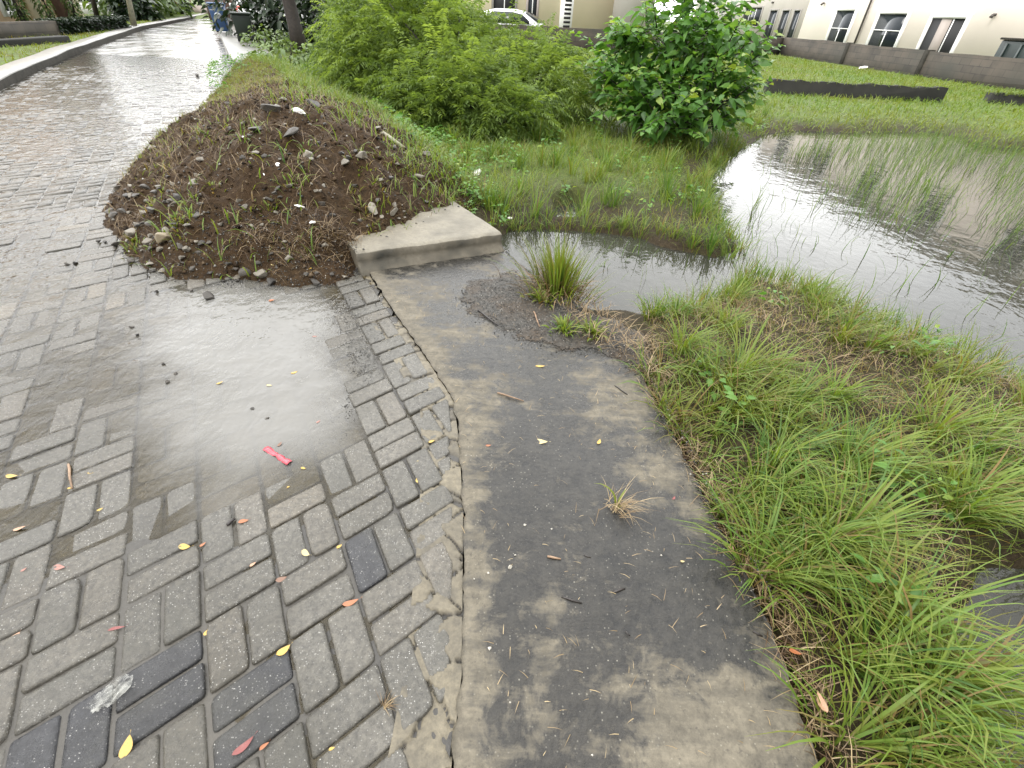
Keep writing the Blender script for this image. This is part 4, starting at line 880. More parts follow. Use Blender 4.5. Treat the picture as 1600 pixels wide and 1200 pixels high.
feathery('feathery_shrub', 'dark feathery shrub in the shade left of the big one, beside the roadside tree', px(560, 140, 0),
         [lobe(560, 95, 12.0, .7, .7, .45), lobe(580, 50, 12.5, .8, .8, .7)], 700, 221, (.2, .15))
sb_ = px(1060, 222, 0)
LB = [lobe(1030, 95, 8.8, .85, .75, .62), lobe(1105, 105, 8.7, .72, .7, .62), lobe(1050, 55, 9.0, .78, .65, .5), lobe(985, 140, 8.3, .5, .5, .42), lobe(1115, 165, 8.1, .5, .5, .36), lobe(1040, 170, 7.9, .6, .5, .34), lobe(1150, 95, 8.5, .4, .4, .4), lobe(965, 80, 8.8, .35, .35, .4), lobe(1095, 25, 9.2, .6, .5, .45)]
rt = empty('broadleaf_shrub', sb_, 'dense dark green shrub with broad oval leaves at the edge of the pond', 'shrub')
acc = Acc(); P, d = lobes_pts(LB + [(sb_[0], sb_[1] + .3, .45, .9, .6, .45)], 1500, 231, .3); r = np.random.default_rng(232); ok = P[:, 2] > .12; P, d = P[ok], d[ok]
leaves(acc, P, d * [.9, .9, .3] + r.normal(0, .45, P.shape) - [0, 0, .12], r.uniform(.12, .21, len(P)), np.clip(r.normal(.4, .22, len(P)), 0, 1), 233)
P, d = lobes_pts(LB, 190, 235, .9); ok = P[:, 2] > .25; P, d = P[ok], d[ok]; mb = MB(); bs_ = np.array(sb_) - [0, 0, .06]
for q, dd_ in zip(P, d):                                  # leafy shoots, leaves alternate along each and smaller to the tip
    dr_ = dd_ * [1, 1, .45] + r.normal(0, .2, 3) + [0, 0, .42]; dr_ /= np.linalg.norm(dr_); Ls_ = r.uniform(.28, .72); q0 = q - dr_ * Ls_ * .45; nl = int(Ls_ * 22); t = np.linspace(.1, 1, nl); C_ = q0 + dr_ * Ls_ * t[:, None] - np.array([0, 0, .22]) * (Ls_ * t[:, None]) ** 2
    az = np.arange(nl) * 2.4 + r.random() * 6; Dl = np.stack([np.sin(az), np.cos(az), np.full(nl, .05)], 1) * .9 + dr_ * .55; tn = np.clip(r.normal(.5, .12) + .35 * t ** 2 + r.normal(0, .1, nl), 0, 1)
    leaves(acc, C_, Dl, r.uniform(.14, .22, nl) * (1.05 - .45 * t), tn, int(r.integers(1e6)), .25, .6); mb.tube([q0, q0 + dr_ * Ls_ * .5, C_[-1]], [.009, .006, .003], 5)
acc.build('foliage', MT['broad'], rt); limbs(mb, bs_, P[r.choice(len(P), 40)] * .8 + bs_ * .2, .028, 236); mb.build('stems', MT['bark'], rt, True)
# roadside tree at the left of the shrubs
tb = px(472, 88, 0); t1 = tb + np.array([-.35, .3, 2.6]); t2 = t1 + np.array([-.2, .2, 1.6])
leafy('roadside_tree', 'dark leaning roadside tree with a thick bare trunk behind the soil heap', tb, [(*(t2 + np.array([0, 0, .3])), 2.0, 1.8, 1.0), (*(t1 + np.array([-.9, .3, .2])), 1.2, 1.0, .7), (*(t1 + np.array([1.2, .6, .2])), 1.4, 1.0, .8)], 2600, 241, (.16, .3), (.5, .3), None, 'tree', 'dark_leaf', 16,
      ([tb - [0, 0, .1], tb + np.array([-.08, .06, .8]), tb + np.array([-.2, .17, 1.7]), t1], [.27, .21, .18, .16]), .07)
for (qx, qy, lb_, sd__, tn) in ((420, 78, 'low bright green bush at the kerb slab beside the dark green bin', 251, (.7, .2)), (455, 108, 'straggling low weeds on the end of the soil heap under the roadside tree', 252, (.75, .2))):
    p = px(qx, qy, .1); leafy('low_bush', lb_, p, [(p[0], p[1], .35, .8, .6, .38), (p[0] + .6, p[1] + .2, .28, .6, .5, .3)], 500, sd__, (.10, .18), tn, None, 'bush', 'mid_leaf', 8)
# dark shrubbery behind the tree, along the boundary
for k, (qx, qy, dist, rx, rz, lb_) in enumerate([(400, 40, 26, 1.8, 1.5, 'dark green bush behind the dark green bin'), (530, 40, 23, 2.2, 1.4, 'dark green bush behind the feathery shrub, right of the tree trunk'), (455, 45, 25, 1.6, 1.2, 'dark green bush in the deep shade behind the tree trunk')]):
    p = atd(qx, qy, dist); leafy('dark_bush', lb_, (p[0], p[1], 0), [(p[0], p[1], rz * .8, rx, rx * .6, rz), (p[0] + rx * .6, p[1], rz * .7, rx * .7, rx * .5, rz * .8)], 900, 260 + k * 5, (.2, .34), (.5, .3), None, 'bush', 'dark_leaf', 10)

# ------------------------------------------------------------------ block wall, foundations and houses on the right
class Plane:
    def __init__(s, A, B): s.A = np.array(A[:2], float); u = np.array(B[:2], float) - s.A; s.L = np.hypot(*u); s.u = u / s.L; s.n = np.array([s.u[1], -s.u[0]]); s.n = s.n if s.n @ (-s.A) > 0 else -s.n
    def off(s, d): q = Plane(s.A, s.A + s.u); q.A = s.A + s.n * d; q.n = s.n; return q
    def sz(s, x, y):
        d = ray(x, y); k = ((s.A - CAMP[:2]) @ s.n) / (d[:2] @ s.n); p = CAMP + d * k; return float((p[:2] - s.A) @ s.u), float(p[2])
    def pt(s, a, z, d=0.0): p = s.A + s.u * a + s.n * d; return np.array([p[0], p[1], z])
    def box(s, mb, a0, a1, z0, z1, d0, d1):
        o = s.pt(a0, z0, d0); return mb.box(o, s.pt(a1, z0, d0) - o, s.pt(a0, z0, d1) - o, np.array([0, 0, z1 - z0]))
def uvbox(o, pl):                                        # brick courses run along the wall
    me = o.data; uv = me.uv_layers.new(name='UVMap'); off = np.array([*pl.A, 0])
    for lp in me.loops:
        v = np.array(me.vertices[lp.vertex_index].co) + OFF[o.name] - off; uv.data[lp.index].uv = (v[:2] @ pl.u + .7 * (v[:2] @ pl.n), v[2])
W0, W1 = px(1222, 90, .03), px(1600, 150, .03); wp = Plane(W0, W1)
wtop = np.mean([wp.sz(1300, 69)[1], wp.sz(1450, 87)[1], wp.sz(1590, 104)[1]]) + .16
def blockwall(label, A, B, z0, z1, posts, group=None):
    pl = Plane(A, B); rt = empty('block_wall', (*pl.A, z0), label, 'wall', group); m = MB(); n = 24
    prof = [(k / n * pl.L, z1 + .035 * math.sin(k * 2.7) * (k % 3 == 0)) for k in range(n + 1)]
    m.prism([pl.pt(0, z0 - .4), pl.pt(pl.L, z0 - .4)] + [pl.pt(a, z) for a, z in prof[::-1]], [*(-pl.n * .22), 0]); o = m.build('wall_body', MT['block'], rt); uvbox(o, pl)
    for a in posts:
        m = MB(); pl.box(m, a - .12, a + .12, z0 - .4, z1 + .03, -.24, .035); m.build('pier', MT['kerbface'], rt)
    return pl
sA = wp.sz(1328, 90)[0]; sB = wp.sz(1450, 110)[0]
blockwall('weathered grey block wall along the far side of the field, in front of the off white house', wp.pt(-.5, 0), wp.pt(wp.L + 16, 0), 0, wtop, [sA, sB, 2 * sB - sA])
V0 = wp.pt(-.5, 0) + np.array([0, 0, 0]); V1 = atd(850, 30, 27.5)
blockwall('dark block wall behind the shrubs, in front of the white car', (V0[0] - .0, V0[1] + .0, 0), (V1[0], V1[1], 0), 0, wtop * .97, [3.0, 6.5])
V2_ = atd(560, 22, 27); blockwall('dark shaded block wall running left behind the feathery shrub', V1, V2_, 0, wtop * .97, [3.0])
def foundation(label, a, b, zt):
    A, B = px(*a, .05), px(*b, .05); pl = Plane(A, B); m = MB(); n = 30; r = np.random.default_rng(int(a[0]))
    top = [(k / n * pl.L, zt + r.normal(0, .02)) for k in range(n + 1)]
    m.prism([pl.pt(0, -.2), pl.pt(pl.L, -.2)] + [pl.pt(s_, z) for s_, z in top[::-1]], [*(-pl.n * .25), 0]); o = m.build('foundation_wall', MT['hedgewall']); setp(o, label, 'low wall', 'unfinished foundation walls in the field')
    P = np.array([pl.pt(s_, 0, -.12)[:2] for s_ in r.random(420) * pl.L]) + r.normal(0, .08, (420, 2)); return P, zt
fa = foundation('long dark mossy foundation wall in the field between the pond and the block wall', (1196, 152), (1468, 166), .44)
fb_ = foundation('short dark foundation wall at the right edge of the field', (1540, 167), (1640, 174), .36)
acc = Acc()
for P, zt in (fa, fb_): n = len(P); grow(acc, P, np.full(n, zt - .03), RNG.uniform(.08, .3, n), RNG.uniform(.012, .02, n), np.clip(RNG.normal(.6, .15, n), 0, 1), RNG.uniform(.2, 1.5, n), 1.0, 301, seg=3)
setp(acc.build('foundation_grass', MT['grass']), kind='stuff')

def window(rt, pl, a0, a1, z0, z1, fw=.14, mat='frame', mull=(.5,), trans=None, glass='glass', label=None):
    m = MB(); pl.box(m, a0, a0 + fw, z0, z1, -.05, .07); pl.box(m, a1 - fw, a1, z0, z1, -.05, .07); pl.box(m, a0 + fw, a1 - fw, z1 - fw, z1, -.05, .068); pl.box(m, a0 + fw, a1 - fw, z0, z0 + fw, -.05, .068)
    f = m.build('window', MT[mat], rt)
    if label: f['label'] = label
    g = MB(); pl.box(g, a0 + fw, a1 - fw, z0 + fw, z1 - fw, -.02, .012); g.build('pane', MT[glass], f)
    b = MB(); w_ = .022
    for t in mull: a = a0 + fw + (a1 - a0 - 2 * fw) * t; pl.box(b, a - w_, a + w_, z0 + fw, (z1 - fw) if trans is None else z0 + fw + (z1 - z0 - 2 * fw) * trans + .01, .013, .04)
    if trans is not None: pl.box(b, a0 + fw - .001, a1 - fw + .001, z0 + fw + (z1 - z0 - 2 * fw) * trans, z0 + fw + (z1 - z0 - 2 * fw) * trans + .04, .013, .041)
    if len(mull) > 1 and trans is None:
        for q_ in range(len(mull)): bb = MB(); bb.add(b.V[q_ * 8:q_ * 8 + 8], [tuple(i - q_ * 8 for i in f_) for f_ in b.F[q_ * 6:q_ * 6 + 6]]); bb.build('glazing_bar', MT['frame'], f)
    elif b.V: b.build('glazing_bar', MT['frame'], f)
    return f
hp_ = wp.off(-3.2)
rt = empty('house', (*hp_.pt(hp_.sz(1256, 30)[0], 0)[:2], 0), 'off white two storey house with white framed windows behind the block wall', 'house')
aL = hp_.sz(1256, 30)[0]; m = MB(); hp_.box(m, aL, aL + 26, -.3, 6.2, -9, -.0); m.build('wall', MT['wall_white'], rt)
m = MB(); hp_.box(m, aL - .4, aL + 26.4, 6.2, 6.5, -9.4, .45); m.build('roof_slab', MT['wall_grey'], rt)
def rect(pl, tl, tr, bl): 
    a0, zt = pl.sz(*tl); a1, zt2 = pl.sz(*tr); a2, zb = pl.sz(*bl); return min(a0, a2) * .5 + max(a0, a2) * .5, a1, (zt + zt2) / 2
q = rect(hp_, (1306, 11), (1343, 11), (1292, 64)); window(rt, hp_, q[0], q[1], .35, q[2], .17, 'frame', (.5,), .55)
q = rect(hp_, (1374, 14), (1426, 17), (1355, 70)); window(rt, hp_, q[0], q[1], .35, q[2], .17, 'frame', (.5,), .6)
q = rect(hp_, (1455, 20), (1520, 23), (1434, 79)); f = window(rt, hp_, q[0], q[1], .1, q[2], .17, 'frame', (.66,), None, 'dark', 'white framed sliding door standing half open')
m = MB(); a_ = q[0] + .17 + (q[1] - q[0] - .34) * .30; hp_.box(m, a_, a_ + (q[1] - q[0] - .34) * .3, .27, q[2] - .17, .0125, .03); m.build('interior_panel', MT['inside'], f)
for k in range(5):                                        # upper windows out of the photograph's top edge but seen in the pond
    window(rt, hp_, aL + 2 + k * 4.6, aL + 3.6 + k * 4.6, 4.2, 5.7, .16, 'frame', (.5,))
a_, z_ = hp_.sz(1350, 34); m = MB(); m.tube([hp_.pt(a_, -.1, .07), hp_.pt(a_, 6.2, .07)], .05, 10); m.build('drain_pipe', MT['pipe'], rt)
for q in ((1288, 5), (1556, 23)):
    a_, z_ = hp_.sz(*q); m = MB(); m.tube([hp_.pt(a_, z_, 0), hp_.pt(a_, z_ + .0, .12)], [.05, .05], 10); m.tube([hp_.pt(a_, z_, .12), hp_.pt(a_, z_ - .1, .16)], [.055, .075], 10); m.build('wall_lamp', MT['pipe'], rt)
# dark tank behind the wall
tp = wp.off(-.9); a0, zt = tp.sz(1566, 62); a1, _ = tp.sz(1680, 75); m = MB(); rtt = empty('metal_tank', (*tp.pt(a0, 0)[:2], 0), 'dark green box shaped metal tank behind the block wall at the right edge', 'tank')
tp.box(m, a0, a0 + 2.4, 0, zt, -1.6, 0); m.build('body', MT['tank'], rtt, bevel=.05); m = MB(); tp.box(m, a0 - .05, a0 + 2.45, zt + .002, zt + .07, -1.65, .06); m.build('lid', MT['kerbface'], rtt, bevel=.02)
m = MB(); [tp.box(m, a0 + .3 + k * .6, a0 + .36 + k * .6, .1, zt - .1, .003, .05) for k in range(4)]; m.build('rib', MT['tank'], rtt)
# grey house set back at the left of the off white house
gp = wp.off(-5.0); rt = empty('house', (*gp.pt(gp.sz(1150, 30)[0], 0)[:2], 0), 'grey house with one square window and three narrow dark windows behind the block wall', 'house')
a0 = gp.sz(1085, 20)[0]; a1 = gp.sz(1262, 30)[0]; m = MB(); gp.box(m, a0, a1 + 1.2, -.3, 6.2, -7, 0); m.build('wall', MT['wall_grey'], rt)
q = rect(gp, (1163, 9), (1194, 11), (1161, 42)); window(rt, gp, q[0], q[1], gp.sz(1172, 43)[1], q[2], .12, 'greyframe', (.33, .66))
for x0, x1 in ((1203, 1218), (1222, 1237), (1240, 1254)):
    q = rect(gp, (x0, 14), (x1, 15), (x0 - 8, 55)); window(rt, gp, q[0], q[1], .2, q[2], .10, 'greyframe', ())
a_, z_ = gp.sz(1209, 4); m = MB(); m.tube([gp.pt(a_, z_, 0), gp.pt(a_, z_, .18)], .06, 8); m.build('wall_lamp', MT['pipe'], rt)
# cream house behind the white car
cA, cB = atd(700, 10, 34), atd(985, 10, 37); cp = Plane(cA, cB); rt = empty('house', (*cA[:2], 0), 'cream house with a white louvred door behind the white car', 'house')
m = MB(); cp.box(m, 0, cp.sz(957, 20)[0], -.3, 6.4, -8, 0); m.build('wall', MT['wall_cream'], rt)
m = MB(); cp.box(m, cp.sz(957, 20)[0] + .0, cp.sz(1010, 20)[0], -.3, 6.4, -3, .9); m.build('porch_wall', MT['wall_grey'], rt)
q0 = cp.sz(768, 2)[0]; q1 = cp.sz(808, 2)[0]; window(rt, cp, q0, q1, .2, 3.0, .12, 'greyframe', (.5,), None, 'dark')
q0, q1 = cp.sz(876, 5)[0], cp.sz(896, 5)[0]; m = MB(); cp.box(m, q0, q1, 0, 3.0, -.02, .06); dd = m.build('louvred_door', MT['frame'], rt); m = MB()
for k in range(13): cp.box(m, q0 + .25, q1 - .12, .25 + k * .2, .36 + k * .2, .061, .07)
m.build('louvre', MT['dark'], dd); q0, q1 = cp.sz(822, 5)[0], cp.sz(842, 5)[0]; window(rt, cp, q0, q1, .3, 2.9, .12, 'palewall', (.5,))

# ------------------------------------------------------------------ cars
def car(label, loc, rz, group=None):
    rt = empty('parked_car', (0, 0, 0), label, 'car', group); L, Wd = 4.2, .84
    def loft(secs):                                      # secs: list of (x, [(y,z)...]) right half to left half
        m = MB(); n = len(secs[0][1]); V = [(x, y, z) for x, pr in secs for y, z in pr]; F = [(i * n + k, i * n + k + 1, (i + 1) * n + k + 1, (i + 1) * n + k) for i in range(len(secs) - 1) for k in range(n - 1)]
        F += [tuple(range(n)), tuple((len(secs) - 1) * n + k for k in range(n))[::-1]]; return m.add(V, F)
    def sec(x, w, zb, zt, sh=.12): return (x, [(-w * .9, zb), (-w, zb + .15), (-w, zt - sh), (-w * .9, zt - .02), (0, zt + .015), (w * .9, zt - .02), (w, zt - sh), (w, zb + .15), (w * .9, zb), (-w * .9, zb)])
    b = loft([sec(-2.1, .74, .38, .88), sec(-2.0, .81, .25, .98), sec(-1.3, .84, .2, 1.0), sec(0, .85, .2, .97), sec(1.0, .84, .2, .94), sec(1.7, .81, .22, .84), sec(2.05, .72, .3, .68), sec(2.1, .66, .38, .6)]).build('body', MT['carwhite'], rt, True)
    def cab(x, w, z): return (x, [(-.80, .93), (-w, z - .1), (-w * .85, z), (0, z + .03), (w * .85, z), (w, z - .1), (.80, .93)])
    loft([cab(-1.9, .70, 1.10), cab(-1.72, .66, 1.42), cab(-1.2, .64, 1.52), cab(-.2, .64, 1.53), cab(.35, .64, 1.44), cab(1.15, .72, 1.02)]).build('roof', MT['carwhite'], rt, True)
    for s in (-1, 1):
        m = MB(); sl_ = lambda z: s * (.812 - (z - .93) * .30)
        pts = [(-1.5, .99), (.85, .99), (.30, 1.36), (-.2, 1.44), (-1.15, 1.43), (-1.5, 1.30)]
        m.prism([(x, sl_(z) , z) for x, z in pts], (0, s * .012, 0)); m.build('side_window', MT['carglass'], rt)
        for wx in (-1.3, 1.3):
            t = MB(); t.tube([(wx, s * .66, .31), (wx, s * .86, .31)], .31, 20); w_ = t.build('wheel', MT['tyre'], rt); t = MB(); t.tube([(wx, s * .861, .31), (wx, s * .875, .31)], .19, 14); t.build('rim', MT['rim'], w_)
        m = MB(); m.prism([(-2.03, s * .62, .82), (-2.03, s * .83, .82), (-1.82, s * .845, 1.02), (-1.93, s * .60, 1.04)], (-.05, 0, .02)); m.build('tail_light', MT['lamp'], rt)
        m = MB(); m.box((1.85, s * .5, .62), (.17, 0, 0), (0, s * .26, 0), (0, 0, .14)); m.build('headlight', MT['clearlamp'], rt, bevel=.03)
        m = MB(); m.box((.72, s * .80, .98), (.12, 0, 0), (0, s * .18, 0), (0, 0, .12)); m.build('mirror', MT['carwhite'], rt, bevel=.03)
    m = MB(); m.prism([(-1.86, -.55, 1.08), (-1.86, .55, 1.08), (-1.73, .52, 1.38), (-1.73, -.52, 1.38)], (-.05, 0, 0)); m.build('rear_window', MT['carglass'], rt)
    m = MB(); m.prism([(1.12, -.62, 1.06), (1.12, .62, 1.06), (.42, .55, 1.42), (.42, -.55, 1.42)], (.03, 0, .04)); m.build('windscreen', MT['carglass'], rt)
    rt.location = loc; rt.rotation_euler = (0, 0, rz); return rt
CARS = []
p = atd(812, 26, 30.5); car('white hatchback parked behind the dark block wall, in front of the cream house', (p[0], p[1], .0), math.radians(-12))
def copy_tree(o, parent=None):
    c_ = o.copy(); COL.objects.link(c_); 
    if parent is not None: c_.parent = parent
    for ch in list(o.children): copy_tree(ch, c_)
    return c_
car0 = bpy.data.objects['parked_car']
for (qx, qy, dist, rz, lb_) in ((140, 24, 46, 35, 'white car behind the dark hedge on the left side of the street'), (398, 16, 30, 118, 'white car half hidden behind the dark green bin and bush'), (515, 12, 31, 20, 'white car glimpsed through the branches right of the tree trunk')):
    c_ = copy_tree(car0); p = atd(qx, qy, dist); c_.location = (p[0], p[1], -.3 if qx < 200 else .05); c_.rotation_euler = (0, 0, math.radians(rz)); c_['label'] = lb_

# ------------------------------------------------------------------ kerbs, lawn and houses on the left
def kerbrun(name, pts, h, wdt, side, mtop, gap=.0):
    pts = np.array(pts); d = np.gradient(pts, axis=0); d /= np.hypot(*d.T)[:, None]; nn = np.stack([-d[:, 1], d[:, 0]], 1) * side; prof = [(0, -.1), (0, h - .02), (.02, h), (wdt, h), (wdt, -.1)]; V = []; n = len(pts)
    for o_, z in prof: V += [(*(p + q * o_), z + (vnoise(p[0], p[1], 1.5, 1) - .5) * .03 * (z > 0)) for p, q in zip(pts, nn)]
    F = [(r * n + k, r * n + k + 1, (r + 1) * n + k + 1, (r + 1) * n + k) for r in range(4) for k in range(n - 1)]
    F += [tuple(r * n for r in range(5)), tuple(r * n + n - 1 for r in range(5))[::-1]]
    o = fmesh(name, V, F, MT[mtop]); bm = bmesh.new(); bm.from_mesh(o.data); bmesh.ops.recalc_face_normals(bm, faces=bm.faces); bm.to_mesh(o.data); bm.free(); return o
KLr = resample(KLs[1:], 400); 
kt = kerbrun('kerb_slabs', KLr, .14, .4, 1, 'kerb')
d_k = np.gradient(KLr, axis=0); d_k /= np.hypot(*d_k.T)[:, None]; n_k = np.stack([-d_k[:, 1], d_k[:, 0]], 1); Vk = np.vstack([np.c_[KLr + n_k * .37, np.full(len(KLr), .105)], np.c_[KLr + n_k * 16, np.full(len(KLr), .11)]]); q = len(KLr)
fmesh('lawn_ground', Vk, np.array([(i, q + i, q + i + 1, i + 1)[::-1] for i in range(q - 1)]), MT['lawn'])['kind'] = 'structure'; kt['kind'] = 'structure'
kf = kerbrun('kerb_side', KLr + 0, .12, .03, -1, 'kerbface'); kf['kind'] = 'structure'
ke = np.vstack([px2([(366, 107), (352, 76), (338, 42)]), [KR[-1] + dR * 25]]); kerbrun('verge_slabs', resample(ke, 60), .17, 1.1, -1, 'kerb')['kind'] = 'structure'
# lawn strip with low hedge behind the left kerb
LWN = np.vstack([KLr[(KLr[:, 1] > 4) & (KLr[:, 1] < 36)] + [-.38, -.18], px2([(225, 34), (0, 46)], .1), [[-26, 6]]])
P = scatter(16000, LWN, 311); n = len(P); d = np.hypot(*P.T); acc = Acc()
grow(acc, P, np.full(n, .10), RNG.uniform(.05, .15, n), RNG.uniform(.012, .022, n) * (.7 + d / 30), np.clip(.5 + (vnoise(P[:, 0], P[:, 1], 1.2, 2) - .5) * .6 + RNG.normal(0, .1, n), 0, 1), RNG.uniform(.1, 1.2, n), .8, 312, seg=2)
setp(acc.build('lawn_grass', MT['grass']), kind='stuff')
A, B = px(-40, 78, .1), px(112, 66, .1); pl = Plane(A, B); m = MB(); pl.box(m, 0, pl.L, 0, .26, -.3, 0); setp(m.build('low_wall', MT['hedgewall'], bevel=.03), 'low dark mossy wall crossing the lawn on the left of the street', 'low wall')
A, B = px(-150, 72, .1), px(97, 56, .1); pl = Plane(A, B); zt = pl.sz(40, 34)[1]; m = MB(); pl.box(m, 0, pl.L, 0, zt, -.25, 0); o = m.build('garden_wall', MT['block']); OFF[o.name] = np.zeros(3); uvbox(o, pl); setp(o, 'weathered brown grey garden wall in front of the peach house', 'wall')
A2 = px(205, 45, .1); pl2 = Plane(B, A2); zt2 = pl2.sz(150, 28)[1]
rt = empty('clipped_hedge', (*B[:2], .1), 'dark clipped hedge continuing the garden wall, in front of the white car', 'hedge'); n = 6500; a_ = RNG.random(n) * pl2.L; z_ = .1 + RNG.random(n) ** .8 * (zt2 - .1); dp_ = -RNG.random(n) ** 1.5 * .7; top_ = RNG.random(n) < .25; z_ = np.where(top_, zt2 - RNG.random(n) * .08, z_); P = np.array([pl2.pt(a, z, d) for a, z, d in zip(a_, z_, dp_)]); d_ = np.c_[np.tile(pl2.n, (n, 1)), np.full(n, .3)]
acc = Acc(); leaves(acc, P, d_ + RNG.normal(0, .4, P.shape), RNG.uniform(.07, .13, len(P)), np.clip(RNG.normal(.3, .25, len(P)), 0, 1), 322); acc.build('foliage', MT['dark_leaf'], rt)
m = MB(); pl2.box(m, .1, pl2.L - .1, 0, zt2 * .9, -.6, -.1); m.build('branch_core', MT['bark'], rt)
# peach house
hA, hB = atd(-120, 10, 27), atd(122, 10, 31); pp_ = Plane(hA, hB); rt = empty('house', (*hA[:2], 0), 'peach house with climbing columns of green beside the street on the left', 'house')
m = MB(); pp_.box(m, -3, pp_.L, -.3, 4.4, -8, 0); m.build('wall', MT['wall_peach'], rt); q = rect(pp_, (-4, 3), (14, 3), (2, 22)); window(rt, pp_, q[0], q[1] + .2, pp_.sz(10, 26)[1], 2.6, .16, 'frame', (.5,))
for x_ in (52, 112): a_ = pp_.sz(x_, 15)[0]; m = MB(); pp_.box(m, a_ - .22, a_ + .22, -.2, 4.3, -.05, .25); m.build('pilaster', MT['wall_cream'], rt)
a_ = pp_.sz(100, 12)[0]; m = MB(); pp_.box(m, a_ - .5, a_ + .5, -.2, 3.2, .01, .05); m.build('door', MT['brownwall'], rt)
for k, (x_, lb_) in enumerate(((36, 'tall narrow green shrub against the peach house, nearest the window'), (82, 'tall narrow green shrub against the peach house, beside the brown door'), (-8, 'tall narrow green shrub at the left end of the peach house'))):
    p = pp_.pt(pp_.sz(x_, 12)[0], 0, .9); leafy('column_shrub', lb_, p, [(p[0], p[1], 1.0, .26, .26, 1.0), (p[0], p[1], 2.5, .2, .2, .9)], 800, 330 + k * 7, (.08, .15), (.35, .25), 'narrow shrubs along the peach house', 'shrub', 'mid_leaf', 6)
# end of the street
eA, eB = atd(262, 10, 58), atd(308, 10, 60); ep = Plane(eA, eB); rt = empty('house', (*eA[:2], 0), 'pale peach house with a white window at the far end of the street', 'house')
m = MB(); ep.box(m, -2.5, ep.sz(303, 18)[0], -.3, 4.6, -8, 0); m.build('wall', MT['wall_peach'], rt); q = rect(ep, (279, 10), (294, 9), (282, 25)); window(rt, ep, q[0], q[1] + .2, ep.sz(288, 26)[1], 3.0, .15, 'frame', (.5,))
A, B = atd(303, 20, 57), atd(338, 22, 54); pl = Plane(A, B); m = MB(); pl.box(m, 0, pl.L, 0, pl.sz(312, 9)[1], -.25, 0); setp(m.build('boundary_wall', MT['palewall']), 'pale mauve boundary wall across the far end of the street', 'wall')
A, B = atd(322, 10, 46), atd(392, 14, 34); pl = Plane(A, B); m = MB(); pl.box(m, 0, pl.L, 0, 3.4, -.3, 0); setp(m.build('brown_wall', MT['brownwall']), 'brown wall behind the blue bin at the right of the street', 'wall')
for k, (x_, y_, dist, rx, rz, mat, lb_) in enumerate([(182, 12, 42, 1.8, 2.2, 'mid_leaf', 'pale green tree beside the white car on the left of the street'), (215, 14, 45, 1.6, 1.7, 'mid_leaf', 'rounded bright green shrub behind the pale palm trunk'), (240, 20, 47, 1.9, 1.5, 'mid_leaf', 'green bush near the far end of the street on the left'),
        (268, 20, 52, 1.1, 2.2, 'dark_leaf', 'dark narrow conifer in front of the house at the street end'), (222, 8, 50, 2.2, 2.0, 'mid_leaf', 'tall green tree behind the bushes on the left of the street'), (213, 32, 39, 1.0, 1.0, 'dark_leaf', 'dark round bush at the kerb near the end of the hedge'), (310, 0, 60, 3.0, 2.5, 'dark_leaf', 'dark green tree above the boundary wall at the street end')]):
    p = atd(x_, y_, dist); zc = max(p[2], rz * .7); leafy('street_tree', lb_, (p[0], p[1], 0), [(p[0], p[1], zc, rx, rx * .8, rz), (p[0] + rx * .5, p[1], zc - .3, rx * .7, rx * .6, rz * .7), (p[0] - rx * .5, p[1] + .3, zc + .2, rx * .6, rx * .6, rz * .7)], 650, 340 + k * 7, (.28, .46), (.45, .28), None, 'tree', mat, 7,
          ([np.array([p[0], p[1], -.1]), np.array([p[0], p[1], zc * .5]), np.array([p[0] + .05, p[1], zc])], [.14, .11, .07]), .05)
for (x_, y_, tx, ty, mat, lb_) in ((210, 42, 200, 2, 'palebark', 'pale slender palm trunk at the end of the dark hedge'), (152, 28, 142, -8, 'bark', 'dark slender leaning trunk in front of the white car')):
    b = px(x_, y_, .1); d0 = math.hypot(b[0], b[1]); tt_ = atd(tx, ty, d0); tt_ = b + (tt_ - b) * 2.2; rt = empty('slender_tree', b, lb_, 'tree'); m = MB(); m.tube([b, b * .5 + tt_ * .5 + [.05, 0, 0], tt_], [.13, .10, .08], 8); m.build('trunk', MT[mat], rt, True)
    acc = Acc(); n = 40; az = np.linspace(0, 6.28 * 5, n); D = np.stack([np.sin(az), np.cos(az), .5 + .3 * np.sin(az * 3)], 1); sprays(acc, np.repeat(tt_[None], n, 0), D, RNG.uniform(1.0, 1.6, n), 361, 14, .38, .03, 1.2); acc.build('crown', MT['mid_leaf'], rt)

